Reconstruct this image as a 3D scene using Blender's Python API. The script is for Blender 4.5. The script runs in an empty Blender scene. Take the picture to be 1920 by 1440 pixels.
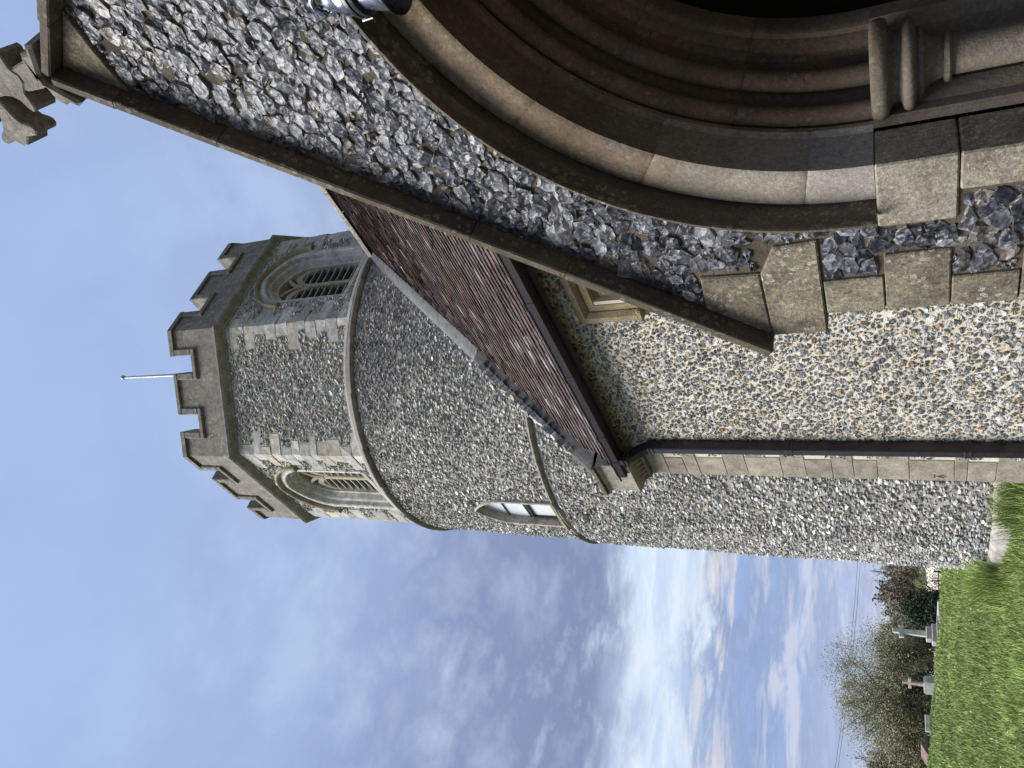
import bpy, math, random
import numpy as np
from mathutils import Vector, Matrix
from mathutils.geometry import tessellate_polygon

SC = bpy.context.scene
COL = SC.collection
PI = math.pi
rs = np.random.RandomState(7)
random.seed(7)
# Metres; the camera stands at the origin at eye level (z = 0). X east, Y north, Z up.

# ------------------------------------------------------------------ camera
FPX, PITCH, ROLL, YAW = 1397.69, math.radians(27.963), math.radians(-1.9627), math.radians(51.116)
_f = np.array([-math.sin(YAW) * math.cos(PITCH), math.cos(YAW) * math.cos(PITCH), math.sin(PITCH)])
_r = np.array([math.cos(YAW), math.sin(YAW), 0.0])
_u = np.cross(_r, _f)
RT = _r * math.cos(ROLL) + _u * math.sin(ROLL)
UP = -_r * math.sin(ROLL) + _u * math.cos(ROLL)
FW = _f
cd = bpy.data.cameras.new('camera')
cam = bpy.data.objects.new('camera', cd)
COL.objects.link(cam)
cd.sensor_fit = 'HORIZONTAL'
cd.sensor_width = 36.0
cd.lens = 36.0 * FPX / 1920.0
cd.clip_start = 0.05
cd.clip_end = 8000
# the phone was held on its side: picture right is the world's down
cx_, cy_, cz_ = -UP, RT, -FW
cam.matrix_world = Matrix(((cx_[0], cy_[0], cz_[0], 0), (cx_[1], cy_[1], cz_[1], 0), (cx_[2], cy_[2], cz_[2], 0), (0, 0, 0, 1)))
SC.camera = cam

# ------------------------------------------------------------------ exposure, sun, sky
SC.view_settings.view_transform = 'Standard'
SC.view_settings.look = 'None'
SC.view_settings.exposure = 2.2
SC.view_settings.gamma = 1.0
SC.view_settings.use_curve_mapping = False
SUN_EL, SUN_AZ = math.radians(55), math.radians(195)          # bright cloud to the south-south-west (azimuth clockwise from north)
sl = bpy.data.lights.new('sun', 'SUN')
sl.energy = 1.5
sl.angle = math.radians(38)
sl.color = (1.0, 0.97, 0.92)
sun = bpy.data.objects.new('sun', sl)
COL.objects.link(sun)
sd = Vector((math.sin(SUN_AZ) * math.cos(SUN_EL), math.cos(SUN_AZ) * math.cos(SUN_EL), math.sin(SUN_EL)))
sun.rotation_euler = (-sd).to_track_quat('-Z', 'Y').to_euler()

W = bpy.data.worlds.new('World')
SC.world = W
W.use_nodes = True
SKY_GAIN = 0.222


class NT:
    def __init__(s, nt):
        s.nt = nt
        s.nt.nodes.clear()

    def n(s, typ, **kw):
        nd = s.nt.nodes.new(typ)
        for k, v in kw.items():
            if k == 'inp':
                for kk, vv in v.items():
                    s.put(nd.inputs[kk], vv)
            else:
                setattr(nd, k, v)
        return nd

    def put(s, sock, v):
        if isinstance(v, bpy.types.NodeSocket):
            s.nt.links.new(v, sock)
        else:
            if isinstance(v, tuple) and len(v) == 3 and sock.type == 'RGBA':
                v = v + (1.0,)
            sock.default_value = v

    def math(s, op, a, b=0.0, c=0.0, clamp=False):
        nd = s.n('ShaderNodeMath', operation=op, use_clamp=clamp)
        s.put(nd.inputs[0], a)
        s.put(nd.inputs[1], b)
        s.put(nd.inputs[2], c)
        return nd.outputs[0]

    def mix(s, f, a, b, blend='MIX'):
        nd = s.n('ShaderNodeMix', data_type='RGBA', blend_type=blend)
        s.put(nd.inputs[0], f)
        s.put(nd.inputs[6], a)
        s.put(nd.inputs[7], b)
        return nd.outputs[2]

    def ramp(s, fac, stops, interp='LINEAR'):
        nd = s.n('ShaderNodeValToRGB')
        cr = nd.color_ramp
        cr.interpolation = interp
        while len(cr.elements) > 1:
            cr.elements.remove(cr.elements[-1])
        for i, (p, c) in enumerate(stops):
            e = cr.elements[0] if i == 0 else cr.elements.new(p)
            e.position = p
            e.color = (c, c, c, 1) if isinstance(c, (int, float)) else tuple(c) + (1,)
        s.put(nd.inputs[0], fac)
        return nd.outputs[0]

    def noise(s, vec, scale, detail=4.0, rough=0.55, dist=0.0, out=0):
        nd = s.n('ShaderNodeTexNoise')
        s.put(nd.inputs['Vector'], vec)
        s.put(nd.inputs['Scale'], scale)
        s.put(nd.inputs['Detail'], detail)
        s.put(nd.inputs['Roughness'], rough)
        s.put(nd.inputs['Distortion'], dist)
        return nd.outputs[out]

    def vor(s, vec, scale, feature='F1', out=0, rnd=1.0):
        nd = s.n('ShaderNodeTexVoronoi', feature=feature)
        s.put(nd.inputs['Vector'], vec)
        s.put(nd.inputs['Scale'], scale)
        s.put(nd.inputs['Randomness'], rnd)
        return nd.outputs[out]

    def vscale(s, vec, sc):
        nd = s.n('ShaderNodeVectorMath', operation='MULTIPLY')
        s.put(nd.inputs[0], vec)
        s.put(nd.inputs[1], sc)
        return nd.outputs[0]


def lin(r, g, b):
    f = lambda v: (v / 255 / 12.92) if v <= 10 else ((v / 255 + .055) / 1.055) ** 2.4
    return (f(r), f(g), f(b))


def build_sky():
    t = NT(W.node_tree)
    tc = t.n('ShaderNodeTexCoord').outputs['Generated']
    sep = t.n('ShaderNodeSeparateXYZ', inp={0: tc})
    x, y, z = sep.outputs
    el = t.math('ARCSINE', t.math('MINIMUM', t.math('MAXIMUM', z, -0.999), 0.999))          # radians
    e = t.math('DIVIDE', el, PI / 2)
    # clouds live on a flat deck: project the direction onto it so that they shrink towards the horizon
    den = t.math('ADD', t.math('MAXIMUM', z, 0.0), 0.10)
    px = t.math('DIVIDE', x, den)
    py = t.math('DIVIDE', y, den)
    cp = t.n('ShaderNodeCombineXYZ', inp={0: px, 1: py, 2: 0.3}).outputs[0]
    n1 = t.noise(cp, 2.3, 8, 0.55, 0.15)
    n2 = t.noise(cp, 6.0, 7, 0.6, 0.2)
    q = t.math('ADD', t.math('MULTIPLY', n1, 0.58), t.math('MULTIPLY', n2, 0.42))
    # low bands of cloud: long streaks, seen edge on
    sp = t.n('ShaderNodeCombineXYZ', inp={0: x, 1: y, 2: t.math('MULTIPLY', z, 6.0)}).outputs[0]
    n3 = t.noise(sp, 5.0, 8, 0.62, 0.7)
    n4 = t.noise(sp, 11.0, 6, 0.6, 0.5)
    base = t.ramp(e, [(0.0, lin(205, 208, 232)), (0.035, lin(180, 193, 230)), (0.075, lin(156, 175, 216)), (0.12, lin(150, 171, 214)),
                      (0.20, lin(206, 221, 245)), (0.33, lin(188, 203, 230)), (0.46, lin(180, 199, 232)), (0.60, lin(170, 193, 233)), (1.0, lin(166, 192, 236))])
    dark = t.ramp(e, [(0.0, lin(172, 180, 210)), (0.1, lin(140, 158, 200)), (0.23, lin(128, 141, 175)), (0.34, lin(137, 152, 189)), (0.44, lin(156, 174, 213)), (0.58, lin(163, 185, 226)), (1.0, lin(160, 186, 231))])
    f1 = t.ramp(t.math('ADD', q, t.ramp(e, [(0.15, 0.0), (0.24, 0.075), (0.34, 0.05), (0.45, 0.0)])), [(0.43, 0.0), (0.51, 0.6), (0.57, 1.0)])
    c = t.mix(f1, base, dark)
    pale = t.ramp(t.math('ADD', t.math('MULTIPLY', n2, 0.6), t.math('MULTIPLY', n1, 0.4)), [(0.52, 0.0), (0.66, 1.0)])
    c = t.mix(t.math('MULTIPLY', pale, t.ramp(e, [(0.0, 0.3), (0.35, 0.35), (0.5, 0.15)])), c, lin(208, 221, 244))
    # the western opening under the deck: washed-out clear sky with broken cloud along its edges
    az = t.math('ADD', t.math('MULTIPLY', x, -0.97), t.math('MULTIPLY', y, 0.25))             # 1 towards the west
    west = t.ramp(az, [(0.2, 0.0), (0.8, 1.0)], 'EASE')
    wob = t.math('ADD', e, t.math('MULTIPLY', t.math('SUBTRACT', q, 0.5), 0.16))
    wob = t.math('ADD', wob, t.math('MULTIPLY', t.math('SUBTRACT', n3, 0.5), 0.07))
    band = t.ramp(wob, [(0.138, 0.0), (0.165, 1.0), (0.192, 1.0), (0.245, 0.0)], 'EASE')
    c = t.mix(t.math('MULTIPLY', t.math('MULTIPLY', band, west), 0.92), c, t.mix(t.ramp(n4, [(0.40, 0.0), (0.62, 1.0)]), lin(232, 244, 255), lin(206, 224, 248)))
    pk = t.math('ADD', e, t.math('MULTIPLY', t.math('SUBTRACT', n3, 0.5), 0.12))
    peach = t.ramp(pk, [(0.122, 0.0), (0.138, 1.0), (0.150, 0.9), (0.172, 0.0)], 'EASE')
    pm = t.ramp(t.math('ADD', t.math('MULTIPLY', n3, 0.5), t.math('MULTIPLY', n4, 0.5)), [(0.46, 0.0), (0.58, 1.0)])
    c = t.mix(t.math('MULTIPLY', t.math('MULTIPLY', peach, pm), t.math('MULTIPLY', west, 0.6)), c, lin(253, 238, 224))
    low = t.ramp(e, [(0.0, 0.7), (0.02, 1.0), (0.10, 1.0), (0.125, 0.2), (0.16, 0.0)], 'EASE')
    st = t.ramp(t.math('ADD', t.math('MULTIPLY', n3, 0.65), t.math('MULTIPLY', n4, 0.35)), [(0.49, 0.0), (0.58, 1.0)])
    c = t.mix(t.math('MULTIPLY', t.math('MULTIPLY', low, st), 0.62), c, lin(222, 221, 238))
    # a trace of clear sky shining through the thin cloud
    nish = t.n('ShaderNodeTexSky', sky_type='NISHITA')
    nish.sun_disc = False
    nish.sun_elevation = SUN_EL
    nish.sun_rotation = SUN_AZ
    nb = t.n('ShaderNodeBackground', inp={'Color': nish.outputs[0], 'Strength': 0.05})
    cb = t.n('ShaderNodeBackground', inp={'Color': c, 'Strength': SKY_GAIN})
    mx = t.n('ShaderNodeMixShader', inp={0: 0.08, 1: cb.outputs[0], 2: nb.outputs[0]})
    t.n('ShaderNodeOutputWorld', inp={0: mx.outputs[0]})


build_sky()
SC.cycles.max_bounces = 6
SC.cycles.diffuse_bounces = 3

# ------------------------------------------------------------------ materials


def material(name, build):
    m = bpy.data.materials.new(name)
    m.use_nodes = True
    t = NT(m.node_tree)
    b = t.n('ShaderNodeBsdfPrincipled')
    t.n('ShaderNodeOutputMaterial', inp={0: b.outputs[0]})
    pos = t.n('ShaderNodeNewGeometry').outputs['Position']
    build(t, b, pos)
    return m


def bump(t, b, h, strength=0.5, dist=0.01):
    nd = t.n('ShaderNodeBump', inp={'Strength': strength, 'Distance': dist, 'Height': h})
    t.put(b.inputs['Normal'], nd.outputs[0])


def attr(t):
    a = t.n('ShaderNodeAttribute', attribute_name='Col')
    return a.outputs['Color'], a.outputs['Alpha']


def m_flint(rough_lo, rough_hi, mottle, scale, spec=0.5, knap=0.0):
    """split flint: glassy scalloped faces, dark and pale clouding"""
    def f(t, b, pos):
        c, a = attr(t)
        n = t.noise(pos, scale, 5, 0.65, 0.6)
        n2 = t.noise(pos, scale * 0.5, 4, 0.6, 2.5)
        k = t.ramp(n, [(0.36, 0.5), (0.52, 1.0), (0.66, 1.9)])
        c2 = t.mix(mottle, c, k, 'MULTIPLY')
        pale = t.ramp(n2, [(0.50, 0.0), (0.62, 1.0)])
        c2 = t.mix(t.math('MULTIPLY', pale, t.math('MULTIPLY', a, 0.62)), c2, (0.30, 0.30, 0.325))
        h = t.noise(pos, scale * 1.6, 4, 0.6, 0.8)
        if knap > 0:
            w = t.n('ShaderNodeVectorMath', operation='SCALE')
            t.put(w.inputs[0], t.noise(pos, 22, 2, 0.5, 0.0, 1))
            w.inputs['Scale'].default_value = 0.05
            p2 = t.n('ShaderNodeVectorMath', operation='ADD', inp={0: pos, 1: w.outputs[0]}).outputs[0]
            v = t.n('ShaderNodeTexVoronoi', inp={'Vector': p2, 'Scale': scale * 0.75})
            g = t.n('ShaderNodeRGBToBW', inp={0: v.outputs['Color']}).outputs[0]
            c2 = t.mix(0.8, c2, t.ramp(g, [(0.25, 0.45), (0.55, 1.0), (0.8, 1.7)]), 'MULTIPLY')
            h = t.math('ADD', t.math('MULTIPLY', h, 0.10), t.math('MULTIPLY', v.outputs['Distance'], 1.5))
        t.put(b.inputs['Base Color'], c2)
        t.put(b.inputs['Roughness'], t.ramp(n, [(0.35, rough_lo), (0.65, rough_hi)]))
        b.inputs['Specular IOR Level'].default_value = spec
        bump(t, b, h, 0.5 if knap > 0 else 0.55, 0.018 if knap > 0 else 0.006)
    return f


def m_mortar(c1, c2, scale=25):
    def f(t, b, pos):
        n = t.noise(pos, 2.2, 5, 0.6)
        g = t.noise(pos, scale * 6, 3, 0.7)
        c = t.mix(t.ramp(n, [(0.35, 0.0), (0.65, 1.0)]), c1, c2)
        c = t.mix(0.6, c, t.ramp(g, [(0.3, 0.55), (0.7, 1.35)]), 'MULTIPLY')
        t.put(b.inputs['Base Color'], c)
        b.inputs['Roughness'].default_value = 0.95
        b.inputs['Specular IOR Level'].default_value = 0.2
        bump(t, b, t.math('ADD', t.noise(pos, scale, 4, 0.7), t.math('MULTIPLY', g, 0.4)), 0.8, 0.012)
    return f


def m_stone(c1, c2, lichen=0.4, lc=(0.45, 0.44, 0.36), oc=(0.32, 0.19, 0.06), orange=0.25, grime=0.5, spots=26.0, white=0.0, bscale=60, wz=None, grain=0.55):
    """weathered limestone: blotches, grime, round lichen, pits; the vertex colour tints each stone"""
    def f(t, b, pos):
        c, a = attr(t)
        n = t.noise(pos, 3.5, 6, 0.65, 0.4)
        fine = t.noise(pos, 140, 3, 0.7)
        col = t.mix(t.ramp(n, [(0.32, 0.0), (0.68, 1.0)]), c1, c2)
        col = t.mix(1.0, col, c, 'MULTIPLY')
        gr = t.ramp(t.noise(pos, 9, 6, 0.7), [(0.38, 1.0), (0.60, 0.0)])
        col = t.mix(t.math('MULTIPLY', gr, grime), col, (0.05, 0.045, 0.038))
        wob = t.n('ShaderNodeVectorMath', operation='ADD')
        t.put(wob.inputs[0], pos)
        sc = t.n('ShaderNodeVectorMath', operation='SCALE')
        t.put(sc.inputs[0], t.noise(pos, 40, 2, 0.5, 0.0, 1))
        sc.inputs['Scale'].default_value = 0.018
        t.put(wob.inputs[1], sc.outputs[0])
        v = t.vor(wob.outputs[0], spots)
        area = t.ramp(t.noise(pos, 2.8, 3, 0.6), [(0.42, 0.0), (0.58, 1.0)])
        sp = t.math('MULTIPLY', t.ramp(v, [(0.26, 1.0), (0.34, 0.0)]), area)
        rim = t.math('MULTIPLY', t.ramp(v, [(0.20, 0.0), (0.27, 1.0), (0.33, 0.0)]), area)
        col = t.mix(t.math('MULTIPLY', sp, lichen * 0.5), col, lc)
        col = t.mix(t.math('MULTIPLY', rim, lichen), col, (0.52, 0.5, 0.42))
        v2 = t.vor(wob.outputs[0], spots * 1.7)
        ar2 = t.ramp(t.noise(t.vscale(pos, (1.0, 1.3, 0.9)), 4.1, 3, 0.6), [(0.52, 0.0), (0.62, 1.0)])
        col = t.mix(t.math('MULTIPLY', t.math('MULTIPLY', t.ramp(v2, [(0.22, 1.0), (0.34, 0.0)]), ar2), orange), col, oc)
        if white > 0:
            w = t.math('MULTIPLY', t.ramp(t.math('ADD', t.math('MULTIPLY', t.noise(pos, 190, 3, 0.8), 0.6), t.math('MULTIPLY', t.noise(pos, 45, 3, 0.7), 0.4)), [(0.50, 0.0), (0.62, 1.0)]), t.ramp(t.noise(pos, 2.3, 5, 0.7), [(0.46, 0.0), (0.64, 1.0)]))
            if wz:
                zz = t.n('ShaderNodeSeparateXYZ', inp={0: pos}).outputs[2]
                zz = t.math('ADD', zz, t.math('MULTIPLY', t.math('SUBTRACT', n, 0.5), 0.8))
                k = t.n('ShaderNodeMapRange', inp={0: zz, 1: wz[0], 2: wz[1], 3: 1.0, 4: 0.0})
                w = t.math('MULTIPLY', t.math('ADD', t.math('MULTIPLY', w, 0.6), 0.45, 0.0, True), k.outputs[0])
            col = t.mix(t.math('MULTIPLY', w, white), col, (0.50, 0.50, 0.48))
        med = t.noise(pos, 55, 3, 0.75)
        col = t.mix(grain * 0.8, col, t.ramp(med, [(0.32, 0.5), (0.68, 1.45)]), 'MULTIPLY')
        col = t.mix(grain, col, t.ramp(fine, [(0.3, 0.6), (0.7, 1.3)]), 'MULTIPLY')
        t.put(b.inputs['Base Color'], col)
        b.inputs['Roughness'].default_value = 0.9
        b.inputs['Specular IOR Level'].default_value = 0.25
        bump(t, b, t.math('ADD', t.noise(pos, bscale, 5, 0.7), t.math('MULTIPLY', fine, 0.3)), 0.6, 0.006)
    return f


def m_plain(c, rough=0.5, var=0.3, scale=20, metallic=0.0, bs=0.2, spec=0.5):
    def f(t, b, pos):
        n = t.noise(pos, scale, 5, 0.65)
        t.put(b.inputs['Base Color'], t.mix(var, c, t.ramp(n, [(0.3, 0.4), (0.7, 1.6)]), 'MULTIPLY'))
        t.put(b.inputs['Roughness'], t.ramp(n, [(0.3, max(rough - 0.12, 0.02)), (0.7, min(rough + 0.12, 1.0))]))
        b.inputs['Metallic'].default_value = metallic
        b.inputs['Specular IOR Level'].default_value = spec
        bump(t, b, t.noise(pos, scale * 4, 4, 0.6), bs, 0.004)
    return f


def m_tile(t, b, pos):
    c, a = attr(t)
    n = t.noise(pos, 14, 5, 0.7)
    l = t.ramp(t.noise(t.vscale(pos, (0.8, 3.0, 3.0)), 9, 5, 0.75), [(0.60, 0.0), (0.68, 1.0)])
    col = t.mix(0.7, c, t.ramp(n, [(0.3, 0.5), (0.7, 1.6)]), 'MULTIPLY')
    col = t.mix(t.math('MULTIPLY', l, 0.55), col, (0.40, 0.37, 0.35))
    t.put(b.inputs['Base Color'], col)
    t.put(b.inputs['Roughness'], t.ramp(n, [(0.35, 0.32), (0.65, 0.6)]))
    bump(t, b, t.noise(pos, 90, 4, 0.6), 0.3, 0.004)


def m_leaf(c, var=0.5):
    def f(t, b, pos):
        a, _ = attr(t)
        n = t.noise(pos, 1.1, 3, 0.6)
        t.put(b.inputs['Base Color'], t.mix(var, a, t.ramp(n, [(0.35, 0.5), (0.65, 1.5)]), 'MULTIPLY'))
        b.inputs['Roughness'].default_value = 0.7
        b.inputs['Specular IOR Level'].default_value = 0.25
    return f


def m_ground(t, b, pos):
    n = t.noise(pos, 0.9, 6, 0.65)
    f = t.noise(pos, 18, 5, 0.7)
    col = t.mix(t.ramp(n, [(0.35, 0.0), (0.65, 1.0)]), (0.062, 0.082, 0.028), (0.095, 0.115, 0.042))
    col = t.mix(t.ramp(f, [(0.40, 0.7), (0.55, 0.0)]), col, (0.035, 0.045, 0.016))
    t.put(b.inputs['Base Color'], col)
    b.inputs['Roughness'].default_value = 0.95
    b.inputs['Specular IOR Level'].default_value = 0.1
    bump(t, b, f, 0.8, 0.05)


M = {
    'flint_knapped': material('flint_knapped', m_flint(0.30, 0.55, 0.35, 34, 0.38, 1.0)),
    'flint_field': material('flint_field', m_flint(0.5, 0.8, 0.65, 38, 0.25)),
    'flint_tower': material('flint_tower', m_flint(0.6, 0.9, 0.6, 26, 0.15)),
    'mortar_brown': material('mortar_brown', m_mortar((0.06, 0.048, 0.035), (0.13, 0.105, 0.078))),
    'mortar_cream': material('mortar_cream', m_mortar((0.53, 0.475, 0.38), (0.66, 0.61, 0.52))),
    'mortar_grey': material('mortar_grey', m_mortar((0.30, 0.28, 0.24), (0.44, 0.41, 0.36))),
    'mortar_lime': material('mortar_lime', m_mortar((0.42, 0.42, 0.41), (0.6, 0.6, 0.58))),
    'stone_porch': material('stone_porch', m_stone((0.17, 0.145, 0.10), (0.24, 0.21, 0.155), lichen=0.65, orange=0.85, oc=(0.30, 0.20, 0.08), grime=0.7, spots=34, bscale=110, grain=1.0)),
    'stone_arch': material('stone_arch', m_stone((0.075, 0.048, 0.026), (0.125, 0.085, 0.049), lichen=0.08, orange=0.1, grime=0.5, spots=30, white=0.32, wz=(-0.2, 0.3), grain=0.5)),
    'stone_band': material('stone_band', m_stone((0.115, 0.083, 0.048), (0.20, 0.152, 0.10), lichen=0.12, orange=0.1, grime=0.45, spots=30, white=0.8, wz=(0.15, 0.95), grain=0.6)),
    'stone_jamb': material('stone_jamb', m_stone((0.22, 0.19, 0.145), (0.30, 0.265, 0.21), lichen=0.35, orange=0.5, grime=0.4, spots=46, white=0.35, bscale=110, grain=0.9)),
    'stone_nave': material('stone_nave', m_stone((0.28, 0.255, 0.21), (0.38, 0.355, 0.30), lichen=0.25, orange=0.1, grime=0.45, spots=36, white=0.45)),
    'stone_tower': material('stone_tower', m_stone((0.45, 0.437, 0.40), (0.60, 0.585, 0.545), lichen=0.15, orange=0.03, grime=0.45, spots=18, white=0.6, bscale=30, grain=0.8)),
    'stone_parapet': material('stone_parapet', m_stone((0.19, 0.17, 0.148), (0.27, 0.25, 0.22), lichen=0.5, orange=0.2, grime=0.5, spots=14, white=0.35, bscale=40)),
    'stone_trim': material('stone_trim', m_stone((0.24, 0.20, 0.13), (0.33, 0.29, 0.20), lichen=0.2, orange=0.2, grime=0.45, spots=22, white=0.1)),
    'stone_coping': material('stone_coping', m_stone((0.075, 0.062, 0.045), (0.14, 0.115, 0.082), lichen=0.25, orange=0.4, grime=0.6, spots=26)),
    'stone_string': material('stone_string', m_stone((0.24, 0.22, 0.195), (0.34, 0.32, 0.285), lichen=0.2, orange=0.05, grime=0.5, spots=22, white=0.2)),
    'stone_window': material('stone_window', m_stone((0.36, 0.31, 0.22), (0.46, 0.41, 0.31), lichen=0.1, orange=0.15, grime=0.3, spots=22, white=0.1)),
    'stone_sand': material('stone_sand', m_stone((0.22, 0.165, 0.095), (0.31, 0.245, 0.15), lichen=0.1, orange=0.15, grime=0.35, spots=22, white=0.2)),
    'stone_grave': material('stone_grave', m_stone((0.34, 0.33, 0.30), (0.5, 0.49, 0.45), lichen=0.5, orange=0.1, grime=0.3, spots=12)),
    'stone_cross': material('stone_cross', m_stone((0.18, 0.16, 0.135), (0.27, 0.25, 0.215), lichen=0.3, orange=0.2, grime=0.5, spots=30)),
    'tile': material('roof_tile_clay', m_tile),
    'iron': material('painted_iron', m_plain((0.016, 0.013, 0.015), 0.35, 0.5, 26, bs=0.15)),
    'gutter': material('gutter_paint', m_plain((0.016, 0.012, 0.013), 0.55, 0.8, 30, bs=0.2, spec=0.22)),
    'lead': material('lead', m_plain((0.115, 0.115, 0.115), 0.75, 0.7, 12, bs=0.5, spec=0.2)),
    'slate': material('dark_coping', m_plain((0.075, 0.072, 0.070), 0.8, 0.8, 24, bs=0.6, spec=0.2)),
    'steel': material('brushed_steel', m_plain((0.20, 0.215, 0.245), 0.25, 0.4, 14, 1.0, 0.15)),
    'rubber': material('black_rubber', m_plain((0.012, 0.012, 0.014), 0.35, 0.3, 20)),
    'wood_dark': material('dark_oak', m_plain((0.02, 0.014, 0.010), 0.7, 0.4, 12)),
    'louvre': material('louvre_board', m_plain((0.34, 0.33, 0.30), 0.8, 0.5, 14, bs=0.4, spec=0.2)),
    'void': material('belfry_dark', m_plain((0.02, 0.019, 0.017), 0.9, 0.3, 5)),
    'glass': material('window_glass', m_plain((0.66, 0.70, 0.74), 0.2, 0.1, 4, bs=0.03, spec=0.8)),
    'bark': material('bark', m_plain((0.075, 0.062, 0.046), 0.9, 0.5, 9, bs=0.5, spec=0.15)),
    'leaf': material('leaf', m_leaf(None)),
    'blade': material('grass_blade', m_leaf(None, 0.35)),
    'ground': material('turf', m_ground),
    'gravel': material('gravel', m_mortar((0.07, 0.06, 0.05), (0.12, 0.105, 0.085), 12)),
    'galv': material('galvanised_pole', m_plain((0.30, 0.31, 0.33), 0.5, 0.2, 8, 0.2)),
    'ink': material('cut_mark', m_plain((0.05, 0.045, 0.04), 0.9, 0.2, 40)),
    'wire': material('black_wire', m_plain((0.03, 0.03, 0.035), 0.6, 0.1, 3)),
}

# ------------------------------------------------------------------ mesh helpers
ROOT = {}


def raw_mesh(name, V, faces, mat, col=None, smooth=False, local=None):
    """V (n,3); faces: list of (m,k) int arrays; col (n,4) or None"""
    V = np.asarray(V, dtype=np.float64).reshape(-1, 3)
    me = bpy.data.meshes.new(name)
    fl = [np.asarray(f, dtype=np.int32) for f in faces if len(f)]
    loops = np.concatenate([f.ravel() for f in fl])
    sizes = np.concatenate([np.full(len(f), f.shape[1], dtype=np.int32) for f in fl])
    starts = np.concatenate(([0], np.cumsum(sizes)[:-1])).astype(np.int32)
    vv = V if local is None else V - np.asarray(local)
    me.vertices.add(len(V))
    me.vertices.foreach_set('co', vv.ravel().astype(np.float32))
    me.loops.add(len(loops))
    me.loops.foreach_set('vertex_index', loops)
    me.polygons.add(len(sizes))
    me.polygons.foreach_set('loop_start', starts)
    me.polygons.foreach_set('loop_total', sizes)
    me.polygons.foreach_set('use_smooth', np.full(len(sizes), bool(smooth), dtype=bool))
    if col is None:
        col = np.ones((len(V), 4))
    else:
        col = np.asarray(col, dtype=np.float64)
        if col.ndim == 1:
            col = np.tile(np.append(col, 1.0) if len(col) == 3 else col, (len(V), 1))
    a = me.color_attributes.new('Col', 'FLOAT_COLOR', 'POINT')
    a.data.foreach_set('color', col.ravel().astype(np.float32))
    me.materials.append(mat)
    me.update(calc_edges=True)
    me.validate()
    if smooth:
        me.set_sharp_from_angle(angle=math.radians(smooth if smooth is not True else 42))
    return me


def obj(name, V, faces, mat, parent=None, col=None, smooth=False, kind=None, label=None, origin=None):
    V = np.asarray(V, dtype=np.float64).reshape(-1, 3)
    if origin is None:
        origin = (V.min(0) + V.max(0)) / 2
    me = raw_mesh(name, V, faces, mat, col, smooth, origin)
    o = bpy.data.objects.new(name, me)
    COL.objects.link(o)
    org = np.asarray(origin, dtype=float)
    if parent is not None:
        o.parent = parent
        o.location = org - ROOT[parent.name]
    else:
        o.location = org
    ROOT[o.name] = org
    if kind:
        o['kind'] = kind
    if label:
        o['label'] = label
    return o


def thing(name, label, cat, loc, group=None):
    o = bpy.data.objects.new(name, None)
    COL.objects.link(o)
    o.location = loc
    o['label'] = label
    o['category'] = cat
    if group:
        o['group'] = group
    ROOT[o.name] = np.asarray(loc, dtype=float)
    return o


def tag(o, label, cat, group=None):
    o['label'] = label
    o['category'] = cat
    if group:
        o['group'] = group
    return o


class MB:
    """collects pieces of one mesh"""

    def __init__(s):
        s.V, s.F, s.C, s.n = [], [], [], 0

    def add(s, V, F, c=None):
        V = np.asarray(V, dtype=float).reshape(-1, 3)
        for f in F:
            f = np.asarray(f, dtype=np.int32)
            if len(f):
                s.F.append(f + s.n)
        c = np.ones(4) if c is None else np.asarray(c, dtype=float)
        if c.ndim == 1:
            c = np.tile(np.append(c, 1.0) if len(c) == 3 else c, (len(V), 1))
        s.C.append(c)
        s.V.append(V)
        s.n += len(V)
        return s

    def box(s, a, b, c=None, bev=0.0, M3=None, jit=0.0):
        V, F = cbox(a, b, bev, jit)
        if M3 is not None:
            V = M3(V)
        return s.add(V, F, c)

    def build(s, name, mat, parent=None, **kw):
        return obj(name, np.concatenate(s.V), merge_faces(s.F), mat, parent, col=np.concatenate(s.C), **kw)


def merge_faces(F):
    by = {}
    for f in F:
        by.setdefault(f.shape[1], []).append(f)
    return [np.concatenate(v) for v in by.values()]


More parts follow.
